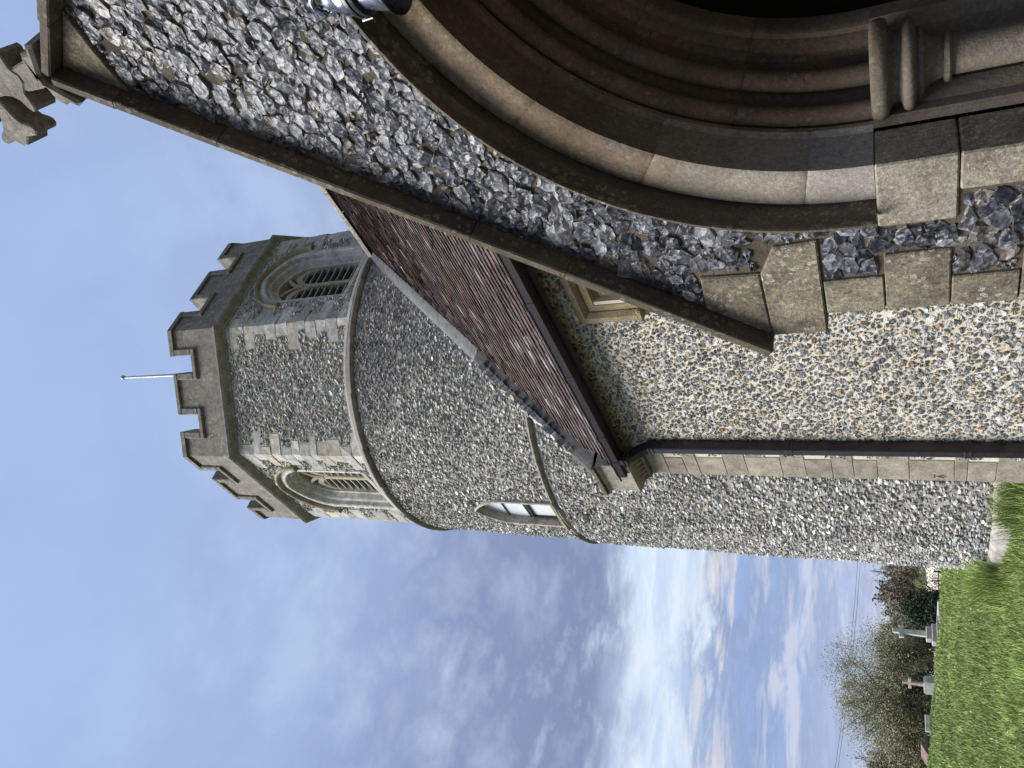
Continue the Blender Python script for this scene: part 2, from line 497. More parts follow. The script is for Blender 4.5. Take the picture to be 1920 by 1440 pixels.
def cbox(a, b, bev=0.0, jit=0.0):
    """axis-aligned box, optionally with chamfered edges and slightly uneven corners"""
    a = np.minimum(a, b).astype(float), np.maximum(a, b).astype(float)
    lo, hi = a
    if bev <= 0:
        V = np.array([[(lo, hi)[i][0], (lo, hi)[j][1], (lo, hi)[k][2]] for i in (0, 1) for j in (0, 1) for k in (0, 1)])
        F = [np.array([[0, 1, 3, 2], [4, 6, 7, 5], [0, 4, 5, 1], [2, 3, 7, 6], [0, 2, 6, 4], [1, 5, 7, 3]])]
    else:
        bev = min(bev, (hi - lo).min() * 0.45)
        V, idx = [], {}
        for i in (0, 1):
            for j in (0, 1):
                for k in (0, 1):
                    cn = np.array([(lo, hi)[i][0], (lo, hi)[j][1], (lo, hi)[k][2]])
                    sg = np.array([1 - 2 * i, 1 - 2 * j, 1 - 2 * k]) * bev
                    for ax in range(3):
                        p = cn + sg
                        p[ax] = cn[ax]
                        idx[(i, j, k, ax)] = len(V)
                        V.append(p)
        Q, T = [], []
        for ax in range(3):
            o = [x for x in range(3) if x != ax]
            for s in (0, 1):
                r = []
                for (p, q) in ((0, 0), (0, 1), (1, 1), (1, 0)):
                    key = [0, 0, 0]
                    key[ax], key[o[0]], key[o[1]] = s, p, q
                    r.append(idx[tuple(key) + (ax,)])
                Q.append(r)
        for ax in range(3):
            o = [x for x in range(3) if x != ax]
            for p in (0, 1):
                for q in (0, 1):
                    k0, k1 = [0, 0, 0], [0, 0, 0]
                    k0[ax], k1[ax] = 0, 1
                    for kk in (k0, k1):
                        kk[o[0]], kk[o[1]] = p, q
                    k0, k1 = tuple(k0), tuple(k1)
                    Q.append([idx[k0 + (o[0],)], idx[k0 + (o[1],)], idx[k1 + (o[1],)], idx[k1 + (o[0],)]])
        for i in (0, 1):
            for j in (0, 1):
                for k in (0, 1):
                    T.append([idx[(i, j, k, 0)], idx[(i, j, k, 1)], idx[(i, j, k, 2)]])
        V = np.array(V)
        F = [np.array(Q), np.array(T)]
    if jit:
        V = V + rs.uniform(-jit, jit, V.shape)
    return V, F


def prism(poly, mapf, d0, d1, bev=0.0):
    """extrude a 2-D outline: mapf((n,2), depth) -> (n,3); d0 is the seen face. bev chamfers the front rim."""
    poly = np.asarray(poly, dtype=float)
    ar = 0.5 * np.sum(poly[:, 0] * np.roll(poly[:, 1], -1) - np.roll(poly[:, 0], -1) * poly[:, 1])
    if ar < 0:
        poly = poly[::-1]
    n = len(poly)
    tri = np.array(tessellate_polygon([[Vector((p[0], p[1], 0)) for p in poly]]))
    rings = []
    if bev > 0:
        e1 = poly - np.roll(poly, 1, 0)
        e2 = np.roll(poly, -1, 0) - poly
        e1 /= np.linalg.norm(e1, axis=1)[:, None] + 1e-12
        e2 /= np.linalg.norm(e2, axis=1)[:, None] + 1e-12
        nn = np.stack([-(e1[:, 1] + e2[:, 1]), e1[:, 0] + e2[:, 0]], 1)
        k = np.maximum(0.35, (nn ** 2).sum(1) / 2)
        inner = poly + nn / k[:, None] * bev
        s = math.copysign(bev, d1 - d0)
        rings = [mapf(inner, d0), mapf(poly, d0 + s), mapf(poly, d1)]
    else:
        rings = [mapf(poly, d0), mapf(poly, d1)]
    V = np.concatenate(rings)
    a = np.arange(n)
    b = (a + 1) % n
    Q = [np.stack([i * n + a, i * n + b, (i + 1) * n + b, (i + 1) * n + a], 1) for i in range(len(rings) - 1)]
    m = (len(rings) - 1) * n
    return V, [np.concatenate(Q), tri, tri[:, ::-1] + m]


def sweep(rings, closed=False, cap=False):
    """rings (m,n,3) -> tube surface"""
    R = np.asarray(rings, dtype=float)
    m, n = R.shape[:2]
    i = np.arange(m - 1)[:, None]
    kk = n if closed else n - 1
    j = np.arange(kk)[None]
    j2 = (j + 1) % n
    Q = np.stack([i * n + j, i * n + j2, (i + 1) * n + j2, (i + 1) * n + j], -1).reshape(-1, 4)
    F = [Q]
    if cap:
        t = [[0, q, q + 1] for q in range(1, n - 1)]
        F.append(np.array(t))
        F.append(np.array(t)[:, ::-1] + (m - 1) * n)
    return R.reshape(-1, 3), F


def tube(pts, rad, n=8, cap=True):
    pts = np.asarray(pts, dtype=float)
    rad = np.broadcast_to(np.asarray(rad, dtype=float), (len(pts),))
    d = np.gradient(pts, axis=0)
    d /= np.linalg.norm(d, axis=1)[:, None] + 1e-12
    ref = np.array([0, 0, 1.0]) if abs(d[:, 2]).mean() < 0.9 else np.array([1.0, 0, 0])
    x = np.cross(d, ref)
    x /= np.linalg.norm(x, axis=1)[:, None] + 1e-12
    y = np.cross(d, x)
    a = np.linspace(0, 2 * PI, n, endpoint=False)
    R = pts[:, None] + rad[:, None, None] * (np.cos(a)[None, :, None] * x[:, None] + np.sin(a)[None, :, None] * y[:, None])
    return sweep(R, True, cap)


def lathe(prof, c, n=20):
    """prof [(radius, z)] about a vertical axis through c (x, y)"""
    a = np.linspace(0, 2 * PI, n, endpoint=False)
    R = np.array([[[c[0] + r * math.cos(t), c[1] + r * math.sin(t), z] for t in a] for r, z in prof])
    return sweep(R, True, True)


def proj(P):
    P = np.asarray(P, dtype=float)
    d = P @ FW
    return 720 + FPX * (P @ RT) / d, 960 - FPX * (P @ UP) / d, d


def in_frame(P, m=0):
    u, v, d = proj(P)
    return (d > 0.1) & (u > -m) & (u < 1440 + m) & (v > -m) & (v < 1920 + m)


# sight-lines that hide what stands behind: the porch coping, the porch corner, the nave verge
def _plane(a, b):
    return np.cross(np.array(a, float), np.array(b, float))


PL_COP = _plane((-2.474, 2.118, 0.53), (-0.58, 2.118, 3.03))       # > 0 below the line
PL_VERGE = _plane((-6.03, 3.54, 2.64), (-6.03, 7.66, 7.5))


def seen_past_porch(P):
    P = np.asarray(P, float)
    az = np.degrees(np.arctan2(-P[:, 0], P[:, 1]))
    return (az > 48.4) | (((P @ PL_COP) * (np.array([0, 5.0, 9.0]) @ PL_COP) > 0) & (az > 9)) & (az < 49.5) | (az > 46.9) & (P[:, 2] / np.hypot(P[:, 0], P[:, 1]) < 0.05)


def seen_past_nave(P):
    P = np.asarray(P, float)
    az = np.degrees(np.arctan2(-P[:, 0], P[:, 1]))
    return (az > 58.7) | ((P @ PL_VERGE) * (np.array([-6.03, 3.6, 9.0]) @ PL_VERGE) > 0)


# ------------------------------------------------------------------ stones set in a wall
def cells(s0, s1, t0, t1, ds, dt, K, rnd, jit=0.42, drop=0.10, gap=0.006, soft=0.35, var=0.25):
    """irregular interlocking outlines over a rectangle: seeds (n,2), outlines (n,K,2)"""
    nc = int((s1 - s0) / ds) + 3
    nr = int((t1 - t0) / dt) + 3
    I, J = np.meshgrid(np.arange(nr), np.arange(nc), indexing='ij')
    sx = s0 + (J - 1 + 0.5 * (I % 2) + rnd.uniform(-jit, jit, I.shape)) * ds
    ty = t0 + (I - 1 + rnd.uniform(-jit, jit, I.shape) * 0.8) * dt
    alive = rnd.rand(nr, nc) > drop
    size = rnd.uniform(-1, 1, I.shape) * var
    P = np.stack([sx / ds, ty / dt], -1)
    Q = np.where(alive[..., None], P, 1e4)
    pad = np.full((nr + 6, nc + 6, 2), 1e4)
    pad[3:-3, 3:-3] = Q
    pz = np.zeros((nr + 6, nc + 6))
    pz[3:-3, 3:-3] = size
    a0 = rnd.uniform(0, 2 * PI / K, I.shape)
    ang = a0[..., None] + np.arange(K) * 2 * PI / K
    U = np.stack([np.cos(ang), np.sin(ang)], -1)
    r = np.full(I.shape + (K,), 1.1)
    for di in range(-3, 4):
        for dj in range(-3, 4):
            if di == 0 and dj == 0:
                continue
            D = pad[3 + di:3 + di + nr, 3 + dj:3 + dj + nc] - P
            w = 0.5 + 0.25 * (size - pz[3 + di:3 + di + nr, 3 + dj:3 + dj + nc])
            dd = (D ** 2).sum(-1)
            du = (D[:, :, None, :] * U).sum(-1)
            r = np.where(du > 1e-6, np.minimum(r, dd[..., None] * w[..., None] / np.maximum(du, 1e-6)), r)
    r = (1 - soft) * r + soft * 0.5 * (np.roll(r, 1, -1) + np.roll(r, -1, -1))
    off = U * r[..., None] * np.array([ds, dt])
    ln = np.linalg.norm(off, axis=-1, keepdims=True)
    off = off * np.maximum(0.25, (ln - gap * rnd.uniform(0.6, 1.5, I.shape)[..., None, None]) / np.maximum(ln, 1e-6))
    off *= 1 + rnd.uniform(-0.06, 0.06, off.shape[:3])[..., None]
    m = alive.ravel()
    C = np.stack([sx, ty], -1).reshape(-1, 2)[m]
    O = off.reshape(-1, K, 2)[m]
    return C, O


def clip_cells(C, O, inside, tries=7, amin=0.25):
    """shrink outlines until they stay inside the region; drop what is left too small"""
    keep = inside(C)
    C, O = C[keep], O[keep]
    full = np.abs(O).sum((1, 2))
    for _ in range(tries):
        P = C[:, None] + O * 1.02
        ok = inside(P.reshape(-1, 2)).reshape(P.shape[:2])
        O = np.where(ok[..., None], O, O * 0.8)
    m = np.abs(O).sum((1, 2)) > full * amin
    return C[m], O[m]


def fill_gaps(C, O, C2, O2, rmin):
    """keep of the small outlines (C2, O2) what fits between the large ones, scaled to the room there is"""
    clear = np.full(len(C2), 9.0)
    L = np.linalg.norm(O, axis=-1)
    Un = O / L[..., None]
    rmax = L.max(1)
    for i in range(len(C)):
        D = C2 - C[i]
        idx = np.nonzero((np.abs(D[:, 0]) < rmax[i] + 0.05) & (np.abs(D[:, 1]) < rmax[i] + 0.05))[0]
        if len(idx):
            d = np.linalg.norm(D[idx], axis=1)
            j = np.argmax((D[idx] / np.maximum(d, 1e-6)[:, None]) @ Un[i].T, 1)
            clear[idx] = np.minimum(clear[idx], d - L[i][j])
    k = clear > rmin
    C2, O2, clear = C2[k], O2[k], clear[k]
    m = np.linalg.norm(O2, axis=-1).max(1)
    return C2, O2 * np.minimum(1.0, clear * 1.4 / m)[:, None, None]


FLINT = dict(
    knapped=[((0.017, 0.0185, 0.025), 34), ((0.034, 0.036, 0.045), 30), ((0.066, 0.068, 0.078), 19), ((0.115, 0.117, 0.127), 9), ((0.085, 0.073, 0.064), 6), ((0.18, 0.182, 0.19), 3), ((0.05, 0.042, 0.037), 6)],
    field=[((0.09, 0.092, 0.10), 14), ((0.16, 0.163, 0.172), 22), ((0.27, 0.27, 0.272), 27), ((0.42, 0.42, 0.415), 16), ((0.23, 0.185, 0.135), 8), ((0.17, 0.11, 0.08), 3), ((0.36, 0.32, 0.24), 12)],
    tower=[((0.19, 0.192, 0.198), 14), ((0.30, 0.30, 0.30), 27), ((0.42, 0.418, 0.412), 36), ((0.55, 0.545, 0.535), 15), ((0.35, 0.305, 0.25), 5), ((0.26, 0.20, 0.165), 1.2), ((0.43, 0.40, 0.34), 8)],
)


def pick(palette, n, rnd):
    w = np.array([p[1] for p in palette], float)
    i = rnd.choice(len(palette), n, p=w / w.sum())
    c = np.array([p[0] for p in palette])[i]
    return c * rnd.uniform(0.7, 1.35, (n, 1)) * rnd.uniform(0.975, 1.025, (n, 3))


def stones(C, O, mapf, rnd, palette, h=(0.004, 0.02), sink=0.02, tilt=0.25, rings=3, rim=None, rim_amt=0.5, rough=0.004, top=0.85):
    """faceted stones: (n,nv,3) vertices, face templates, (n,nv,4) colours"""
    n, K = O.shape[:2]
    H = rnd.uniform(h[0], h[1], n)
    tl = rnd.normal(0, tilt, (n, 2))
    base = pick(palette, n, rnd)
    rimc = np.array(rim if rim is not None else (0.4, 0.38, 0.33))
    ring_def = [(1.0, -sink)] + {4: [(0.97, 0.75), (top, 1.0), (0.45, 1.05)], 3: [(top, 1.0), (0.45, 1.12)], 2: [(top, 1.0)]}[rings]
    VS, CS = [], []
    for q, (sc, hh) in enumerate(ring_def):
        o = O * sc
        if q > 0:
            o = o * (1 + rnd.uniform(-0.10, 0.10, (n, K, 1)) * (0.3 if rings == 4 and q == 1 else 1))
        hz = np.full((n, K), -sink) if q == 0 else H[:, None] * hh + (o * tl[:, None]).sum(-1) + rnd.uniform(-rough, rough, (n, K)) * (1.6 if q == 2 and rings == 3 or q == 3 else 1)
        p = C[:, None] + o
        VS.append(mapf(p[..., 0], p[..., 1], hz))
        cc = base[:, None] * rnd.uniform(0.6, 1.5, (n, K, 1))
        if q == 0:
            amt = rim_amt * np.ones((n, K, 1))
            cc = cc * (1 - amt) + rimc * amt
        elif q == 1 and rings == 4:
            amt = rnd.uniform(0.15, 0.8, (n, 1, 1)) * rnd.uniform(0.3, 1.0, (n, K, 1))
            cc = cc * (1 - amt) + np.array((0.30, 0.285, 0.26)) * amt
        CS.append(cc)
    pc = C + O.mean(1) + rnd.normal(0, 0.12, (n, 2)) * np.abs(O).mean((1, 2))[:, None]
    VS.append(mapf(pc[:, 0:1], pc[:, 1:2], (H * 1.12 + rnd.uniform(-rough, rough, n))[:, None]))
    CS.append((base * rnd.uniform(0.6, 1.5, (n, 1)))[:, None])
    V = np.concatenate(VS, 1)
    Cc = np.concatenate(CS, 1)
    pat = rnd.rand(n)
    Cc = np.concatenate([Cc, np.broadcast_to(pat[:, None, None], Cc.shape[:2] + (1,))], -1)
    a = np.arange(K)
    b = (a + 1) % K
    m = len(ring_def)
    Q = np.concatenate([np.stack([i * K + a, i * K + b, (i + 1) * K + b, (i + 1) * K + a], 1) for i in range(m - 1)])
    T = np.stack([(m - 1) * K + a, (m - 1) * K + b, np.full(K, m * K)], 1)
    return V, [Q, T], Cc


def emit(name, fill_name, V, F, Cc, mat, parent, visible, limit=300, smooth=False):
    """the largest in view as objects, the rest as one stuff part"""
    n, nv = V.shape[:2]
    ctr = V.mean(1)
    ext = np.linalg.norm(V.max(1) - V.min(1), axis=1)
    u, v, d = proj(ctr)
    size = np.where(visible(ctr) & in_frame(ctr, -6), ext / np.maximum(d, 0.1), 0.0)
    order = np.argsort(-size)
    top = [i for i in order[:limit] if size[i] > 0]
    for i in top:
        obj(name, V[i], F, mat, parent, col=Cc[i], smooth=smooth, origin=ctr[i])
    rest = np.setdiff1d(np.arange(n), np.array(top, dtype=int))
    if len(rest):
        k = len(rest)
        offs = (np.arange(k) * nv)[:, None, None]
        obj(fill_name, V[rest].reshape(-1, 3), [(f[None] + offs).reshape(-1, f.shape[1]) for f in F], mat, parent, col=Cc[rest].reshape(-1, 4), kind='stuff', smooth=smooth)


def tint(lo=0.8, hi=1.2, hue=0.018):
    return np.append(rs.uniform(lo, hi) * rs.uniform(1 - hue, 1 + hue, 3), 1.0)

# ------------------------------------------------------------------ ground
def ground_z(x, y):
    x = np.asarray(x, float)
    y = np.asarray(y, float)
    d = np.hypot(x, y)
    # beside the church the lawn lies higher than the path at the porch
    crest = np.interp(y, [-20, 5, 7.3, 8.4, 9.5, 11.1, 13.1, 18, 40], [-0.2, -0.2, -0.28, -0.39, -0.56, -0.79, -0.89, -0.95, -1.0])
    west = 1 / (1 + np.exp((x + 5.0) * 0.9))
    near = -1.5 + 0.56 * np.clip((d - 4.5) / 3.5, 0, 1) * west
    near = near * west + (-1.5) * (1 - west)
    k = np.clip((d - 10) / 20, 0, 1)
    lawn = near * (1 - k) + (crest * west - 1.2 * (1 - west)) * k
    dip = np.clip((d - 30) / 8, 0, 1)
    dip = dip * dip * (3 - 2 * dip)
    far = -1.7 + np.clip((d - 130) / 120, 0, 1) * 2.1 + np.clip((d - 250) / 500, 0, 1) * 4.0
    z = lawn * (1 - dip) + far * dip
    z = z + 0.018 * (np.sin(x * 2.1 + 0.7 * y) + np.sin(y * 2.7 - x * 0.9 + 1.3)) * np.clip((d - 7) / 3, 0, 1) * np.clip(d / 15, 0.6, 2.5)
    return z


def build_ground():
    rad = np.concatenate([[0.01, 1.0, 2.0, 3.0], np.arange(4, 40, 0.4), np.geomspace(40, 3000, 40)])
    ang = np.radians(np.concatenate([np.arange(-180, 45, 9), np.arange(45, 90, 0.9), np.arange(90, 180, 9)]))
    R, A = np.meshgrid(rad, ang, indexing='ij')
    x, y = -R * np.sin(A), R * np.cos(A)
    z = ground_z(x, y)
    V = np.stack([x, y, z], -1).reshape(-1, 3)
    m, n = R.shape
    i = np.arange(m - 1)[:, None]
    j = np.arange(n)[None]
    Q = np.stack([i * n + j, i * n + (j + 1) % n, (i + 1) * n + (j + 1) % n, (i + 1) * n + j], -1).reshape(-1, 4)
    obj('ground', V, [Q[:, ::-1]], M['ground'], smooth=True, kind='structure', origin=(0, 0, 0))
    # worn path along the south side of the church
    V, F = cbox((-4.6, -6, -1.6), (8, 2.0, -1.488), 0)
    obj('path', V, F, M['gravel'], kind='structure')


build_ground()

# ------------------------------------------------------------------ porch
PY, PX = 2.2, -0.58                 # front face and centre line
HW = 1.768                          # half width at the quoins
SLOPE = 2.476 / 1.878
APEX = 2.975                        # underside of the coping at the wall face
porch = thing('church_porch', 'church porch of dark knapped flint with a moulded pointed stone doorway', 'porch', (PX, 2.9, -1.5))


def pm(p, d):                        # porch front plane
    p = np.asarray(p, float)
    return np.stack([p[..., 0], np.full(p.shape[:-1], PY) + d, p[..., 1]], -1)


AC, AR = (-0.336, 0.077), 1.335      # arris circle of the left half of the arch


def arc_pt(c, r, t):
    """t = 0 at the apex, 1 at the springing"""
    a0 = math.acos((PX - c[0]) / r)
    a = a0 + (PI - a0) * t
    return c[0] + r * np.cos(a), c[1] + r * np.sin(a)


def arch_line(c, r, n=28, foot=-1.5):
    """left half outline from the foot up to the apex"""
    t = np.linspace(1, 0, n)
    x, z = arc_pt(c, r, t)
    return [(c[0] - r, foot)] + list(zip(x, z))


def build_porch():
    xl, xr = PX - HW, PX + HW
    zk = APEX - SLOPE * HW
    L = [(-1.80, -1.5), (-1.80, 0.07)] + arch_line(AC, 1.525)[1:]
    Rr = [(2 * PX - x, z) for x, z in L][::-1]
    poly = [(xl + 0.01, -1.5), (xl + 0.01, zk), (PX, APEX), (xr - 0.01, zk), (xr - 0.01, -1.5)] + Rr + L[::-1][1:]
    V, F = prism(poly, pm, 0.010, 0.40)
    obj('wall', V, F, M['mortar_brown'], porch)
    # side walls, roof and dark inside
    for s in (-1, 1):
        V, F = cbox((PX + s * HW - s * 0.03, PY + 0.40, -1.5), (PX + s * (HW - 0.35), 3.69, 0.75), 0)
        obj('side_wall', V, F, M['mortar_brown'], porch)
        q = [(PX + s * 1.93, 0.50), (PX, 2.93 + 0.05), (PX, 2.93 - 0.12), (PX + s * 1.93, 0.50 - 0.17)]
        V, F = prism(q, lambda p, d: np.stack([p[..., 0], np.full(p.shape[:-1], 2.62) + d, p[..., 1]], -1), 0.0, 1.8)
        obj('roof', V, F, M['tile'], porch, col=(0.05, 0.03, 0.03))
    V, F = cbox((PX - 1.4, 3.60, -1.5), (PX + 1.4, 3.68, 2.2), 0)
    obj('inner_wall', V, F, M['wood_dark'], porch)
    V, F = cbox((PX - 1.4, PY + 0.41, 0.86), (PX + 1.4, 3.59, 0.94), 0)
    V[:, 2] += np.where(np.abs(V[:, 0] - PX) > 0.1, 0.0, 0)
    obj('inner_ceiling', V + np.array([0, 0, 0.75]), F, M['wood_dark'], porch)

    # --- moulded arch, built voussoir by voussoir
    def rings_for(prof, ts, mirror=False):
        R = []
        for t in ts:
            row = []
            for (cx, cz, r, y) in prof:
                x, z = arc_pt((cx, cz), r, t)
                row.append((2 * PX - x if mirror else x, y, z))
            R.append(row)
        if ts[-1] >= 0.9999:                                             # straight down to the springing stone
            R.append([(x, y, min(z, 0.0775)) for x, y, z in R[-1]])
        return np.array(R)

    def arch_set(name, prof, cuts, mat, groove=0.007, per=0.035):
        for mirror in (False, True):
            for t0, t1 in zip(cuts[:-1], cuts[1:]):
                k = max(3, int((t1 - t0) / per))
                e = 0.006
                ts = np.concatenate([[t0, t0 + e], np.linspace(t0, t1, k + 1)[1:-1], [t1 - e, t1]])
                R = rings_for(prof, ts, mirror)
                for q in (0, -1):
                    R[q, :, 1] += groove
                    d = R[q, :, [0, 2]].T - np.array([2 * PX - AC[0] if mirror else AC[0], AC[1]])
                    d /= np.linalg.norm(d, axis=1)[:, None]
                    R[q, :, 0] += d[:, 0] * groove * 0.5
                    R[q, :, 2] += d[:, 1] * groove * 0.5
                V, F = sweep(R)
                obj(name, V, F, mat, porch, col=tint(0.78, 1.2, 0.02), smooth=True)

    cutang = lambda degs: [0.0] + [(math.radians(d) - math.acos((PX - AC[0]) / AR)) / (PI - math.acos((PX - AC[0]) / AR)) for d in degs] + [1.0]
    hc = (-0.41, 0.139)
    hood = [hc + (1.464, 2.24), hc + (1.463, 2.145), hc + (1.459, 2.133), hc + (1.448, 2.130), hc + (1.443, 2.138), hc + (1.446, 2.16), hc + (1.447, 2.185), hc + (1.441, 2.20), hc + (1.436, 2.215), hc + (1.437, 2.30)]
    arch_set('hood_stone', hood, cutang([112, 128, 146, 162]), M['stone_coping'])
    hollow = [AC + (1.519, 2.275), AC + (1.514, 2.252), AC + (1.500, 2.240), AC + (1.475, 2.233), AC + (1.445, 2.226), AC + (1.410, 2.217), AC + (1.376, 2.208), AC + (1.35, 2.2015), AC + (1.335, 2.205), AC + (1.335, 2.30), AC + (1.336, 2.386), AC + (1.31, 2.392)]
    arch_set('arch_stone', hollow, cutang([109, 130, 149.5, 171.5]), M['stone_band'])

    def roll(cx, cy, r, a0, a1, n=8):
        return [AC + (cx + r * math.cos(a), cy + r * math.sin(a)) for a in np.radians(np.linspace(a0, a1, n))]
    inner = [AC + (1.312, 2.391), AC + (1.303, 2.398), AC + (1.312, 2.43)] + roll(1.275, 2.43, 0.034, 20, -200, 10) + [AC + (1.252, 2.45), AC + (1.258, 2.505), AC + (1.252, 2.53)] \
        + roll(1.208, 2.535, 0.037, 15, -200, 10) + [AC + (1.186, 2.565), AC + (1.183, 2.62), AC + (1.165, 2.626), AC + (1.145, 2.618), AC + (1.13, 2.632), AC + (1.118, 2.655), AC + (1.10, 2.655), AC + (1.09, 2.668), AC + (1.09, 2.745), AC + (1.32, 2.75)]
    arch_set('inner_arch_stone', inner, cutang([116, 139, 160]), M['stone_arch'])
    # jambs below the springing
    for s in (1, -1):
        mx = (lambda x: x) if s == 1 else (lambda x: 2 * PX - x)
        # outer order: flush ashlar with a square soffit
        zz = 0.0765
        for i, (h, xo) in enumerate([(0.2415, -1.932), (0.335, -1.815), (0.29, -1.93), (0.34, -1.81), (0.40, -1.93)]):
            V, F = cbox((mx(xo), 2.197, zz - h + 0.002), (mx(-1.6705), 2.386, zz - 0.002), 0.006)
            obj('jamb_stone', V, F, M['stone_jamb'], porch, col=tint(0.85, 1.1))
            zz -= h
        prof = [(-1.66, 2.385), (-1.640, 2.39), (-1.630, 2.40), (-1.628, 2.44), (-1.612, 2.47), (-1.60, 2.50), (-1.60, 2.545), (-1.55, 2.56), (-1.512, 2.56), (-1.512, 2.62), (-1.468, 2.628), (-1.44, 2.65), (-1.426, 2.668), (-1.426, 2.745), (-1.66, 2.75)]
        R = [[(mx(x), y, z) for x, y in prof] for z in (0.0765, -0.36, -0.361, -0.75, -0.751, -1.5)]
        V, F = sweep(np.array(R))
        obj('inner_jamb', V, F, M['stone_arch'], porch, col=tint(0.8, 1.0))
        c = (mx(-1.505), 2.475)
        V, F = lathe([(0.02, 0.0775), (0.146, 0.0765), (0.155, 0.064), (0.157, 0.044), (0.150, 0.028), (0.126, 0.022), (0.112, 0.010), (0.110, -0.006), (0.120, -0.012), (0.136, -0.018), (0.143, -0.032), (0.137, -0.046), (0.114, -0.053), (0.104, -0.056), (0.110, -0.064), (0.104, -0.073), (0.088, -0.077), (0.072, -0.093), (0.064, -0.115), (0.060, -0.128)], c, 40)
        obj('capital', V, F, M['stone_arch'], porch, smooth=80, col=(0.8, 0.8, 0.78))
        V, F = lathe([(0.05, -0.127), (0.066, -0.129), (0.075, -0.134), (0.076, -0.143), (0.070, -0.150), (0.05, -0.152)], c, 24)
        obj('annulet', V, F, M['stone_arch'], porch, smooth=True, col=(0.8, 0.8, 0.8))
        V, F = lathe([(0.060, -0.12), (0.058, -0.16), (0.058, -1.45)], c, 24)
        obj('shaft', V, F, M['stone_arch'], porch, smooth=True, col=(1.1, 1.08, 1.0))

    # --- quoins and kneelers (left as measured, right mirrored)
    blocks = []
    for s in (1, -1):
        mx = (lambda x: x) if s == 1 else (lambda x: 2 * PX - x)
        zc = lambda x: APEX - SLOPE * abs(x - PX)
        up_ = [(-2.100, 0.497), (-2.455, 0.497), (-2.270, 0.738), (-2.090, 0.725)]
        lo_ = [(-1.962, 0.277), (-2.455, 0.281), (-2.457, 0.494), (-2.100, 0.493), (-1.970, 0.430)]
        for q, d in ((up_, -0.004), (lo_, -0.006)):
            V, F = prism([(mx(x), z) for x, z in q], pm, d, 0.30, 0.006)
            obj('kneeler_stone', V, F, M['stone_porch'], porch, col=tint(0.85, 1.05))
            blocks.append([(mx(x), z) for x, z in q])
        z = 0.275
        for i, (h, xr_) in enumerate([(0.209, -2.172), (0.214, -2.064), (0.21, -2.20), (0.23, -2.07), (0.25, -2.2), (0.25, -2.06), (0.25, -2.2), (0.16, -2.06)]):
            V, F = cbox((mx(PX - HW), PY - 0.004, z - h + 0.002), (mx(xr_), PY + 0.36, z - 0.002), 0.005, 0.0015)
            obj('quoin_stone', V, F, M['stone_porch'], porch, col=tint(0.9, 1.15))
            z -= h

    # --- coping of the gable
    zj = [2.77, 2.423, 1.991, 1.559, 1.224, 0.49]
    for s in (1, -1):
        mx = (lambda x: x) if s == 1 else (lambda x: 2 * PX - x)
        prev = (PX, APEX)
        for i, z in enumerate(zj):
            x = PX - (APEX - z) / SLOPE
            dx, dz = x - prev[0], z - prev[1]
            ln = math.hypot(dx, dz)
            dx, dz = dx / ln, dz / ln
            nx, nz = dz, -dx                                     # away from the wall, upwards
            if nz < 0:
                nx, nz = -nx, -nz
            g = 0.0015
            a = (prev[0] + dx * g, prev[1] + dz * g)
            b = (x - dx * g, z - dz * g)
            th = 0.042 + rs.uniform(-0.003, 0.004)
            st = 0.0 if i else 0.0
            # section: soffit, front edge, weathered top
            rings = []
            for (px, pz) in (a, b):
                row = []
                for (off, y) in ((0.0, 2.24), (0.0, 2.118), (0.006, 2.112), (th - 0.006, 2.114), (th, 2.12), (th + 0.055, 2.30), (th + 0.055, 2.60), (0.0, 2.60)):
                    row.append((mx(px + nx * off), y, pz + nz * off))
                rings.append(row)
            V, F = sweep(np.array(rings), True, True)
            V = V + rs.uniform(-0.0015, 0.0015, V.shape)
            obj('coping_stone', V, F, M['stone_coping'], porch, col=tint(0.75, 1.2))
            prev = (x, z)
    # apex stone under the coping
    q = [(PX, 2.972), (-0.752, 2.742), (-0.69, 2.71), (PX, 2.64), (2 * PX + 0.69, 2.71), (2 * PX + 0.752, 2.742)]
    q = [(PX, 2.970), (-0.752, 2.745), (PX, 2.745 + 0.02), (2 * PX + 0.752, 2.745)]
    V, F = prism([(PX, 2.970), (PX - 0.172, 2.745), (PX - 0.05, 2.755), (PX + 0.05, 2.752), (PX + 0.172, 2.745)], pm, -0.012, 0.2, 0.004)
    obj('apex_stone', V, F, M['stone_porch'], porch, col=(0.9, 0.92, 0.95, 1))

    # --- gable cross
    cross_y = 2.16
    ca, sa = math.cos(math.radians(14)), math.sin(math.radians(14))

    def cm(p, d):
        p = np.asarray(p, float)
        lx = p[..., 0]
        dd = np.full(lx.shape, d)
        return np.stack([PX + 0.02 + lx * ca - dd * sa, cross_y + lx * sa + dd * ca, p[..., 1]], -1)
    zc = 3.36
    quad = []
    arm = [(0.032, 0.032), (0.034, 0.075), (0.046, 0.115), (0.072, 0.148), (0.104, 0.164), (0.122, 0.178), (0.124, 0.196), (0.108, 0.210), (0.080, 0.207), (0.052, 0.205), (0.034, 0.218), (0.016, 0.236)]
    up_half = [(w, h) for w, h in arm]
    outline = []
    for k in range(4):
        a = -k * PI / 2
        right = [(-w, h) for w, h in arm]
        left = [(w, h) for w, h in arm][::-1]
        for (x, y) in right + left:
            outline.append((x * math.cos(a) - y * math.sin(a), zc + x * math.sin(a) + y * math.cos(a)))
    V, F = prism(outline, cm, -0.055, 0.055, 0.006)
    cr = obj('gable_cross', V, F, M['stone_cross'], porch)
    V, F = prism([(-0.06, 3.02), (0.06, 3.02), (0.046, 3.19), (-0.046, 3.19)], cm, -0.05, 0.05, 0.01)
    obj('cross_shaft', V, F, M['stone_cross'], porch)
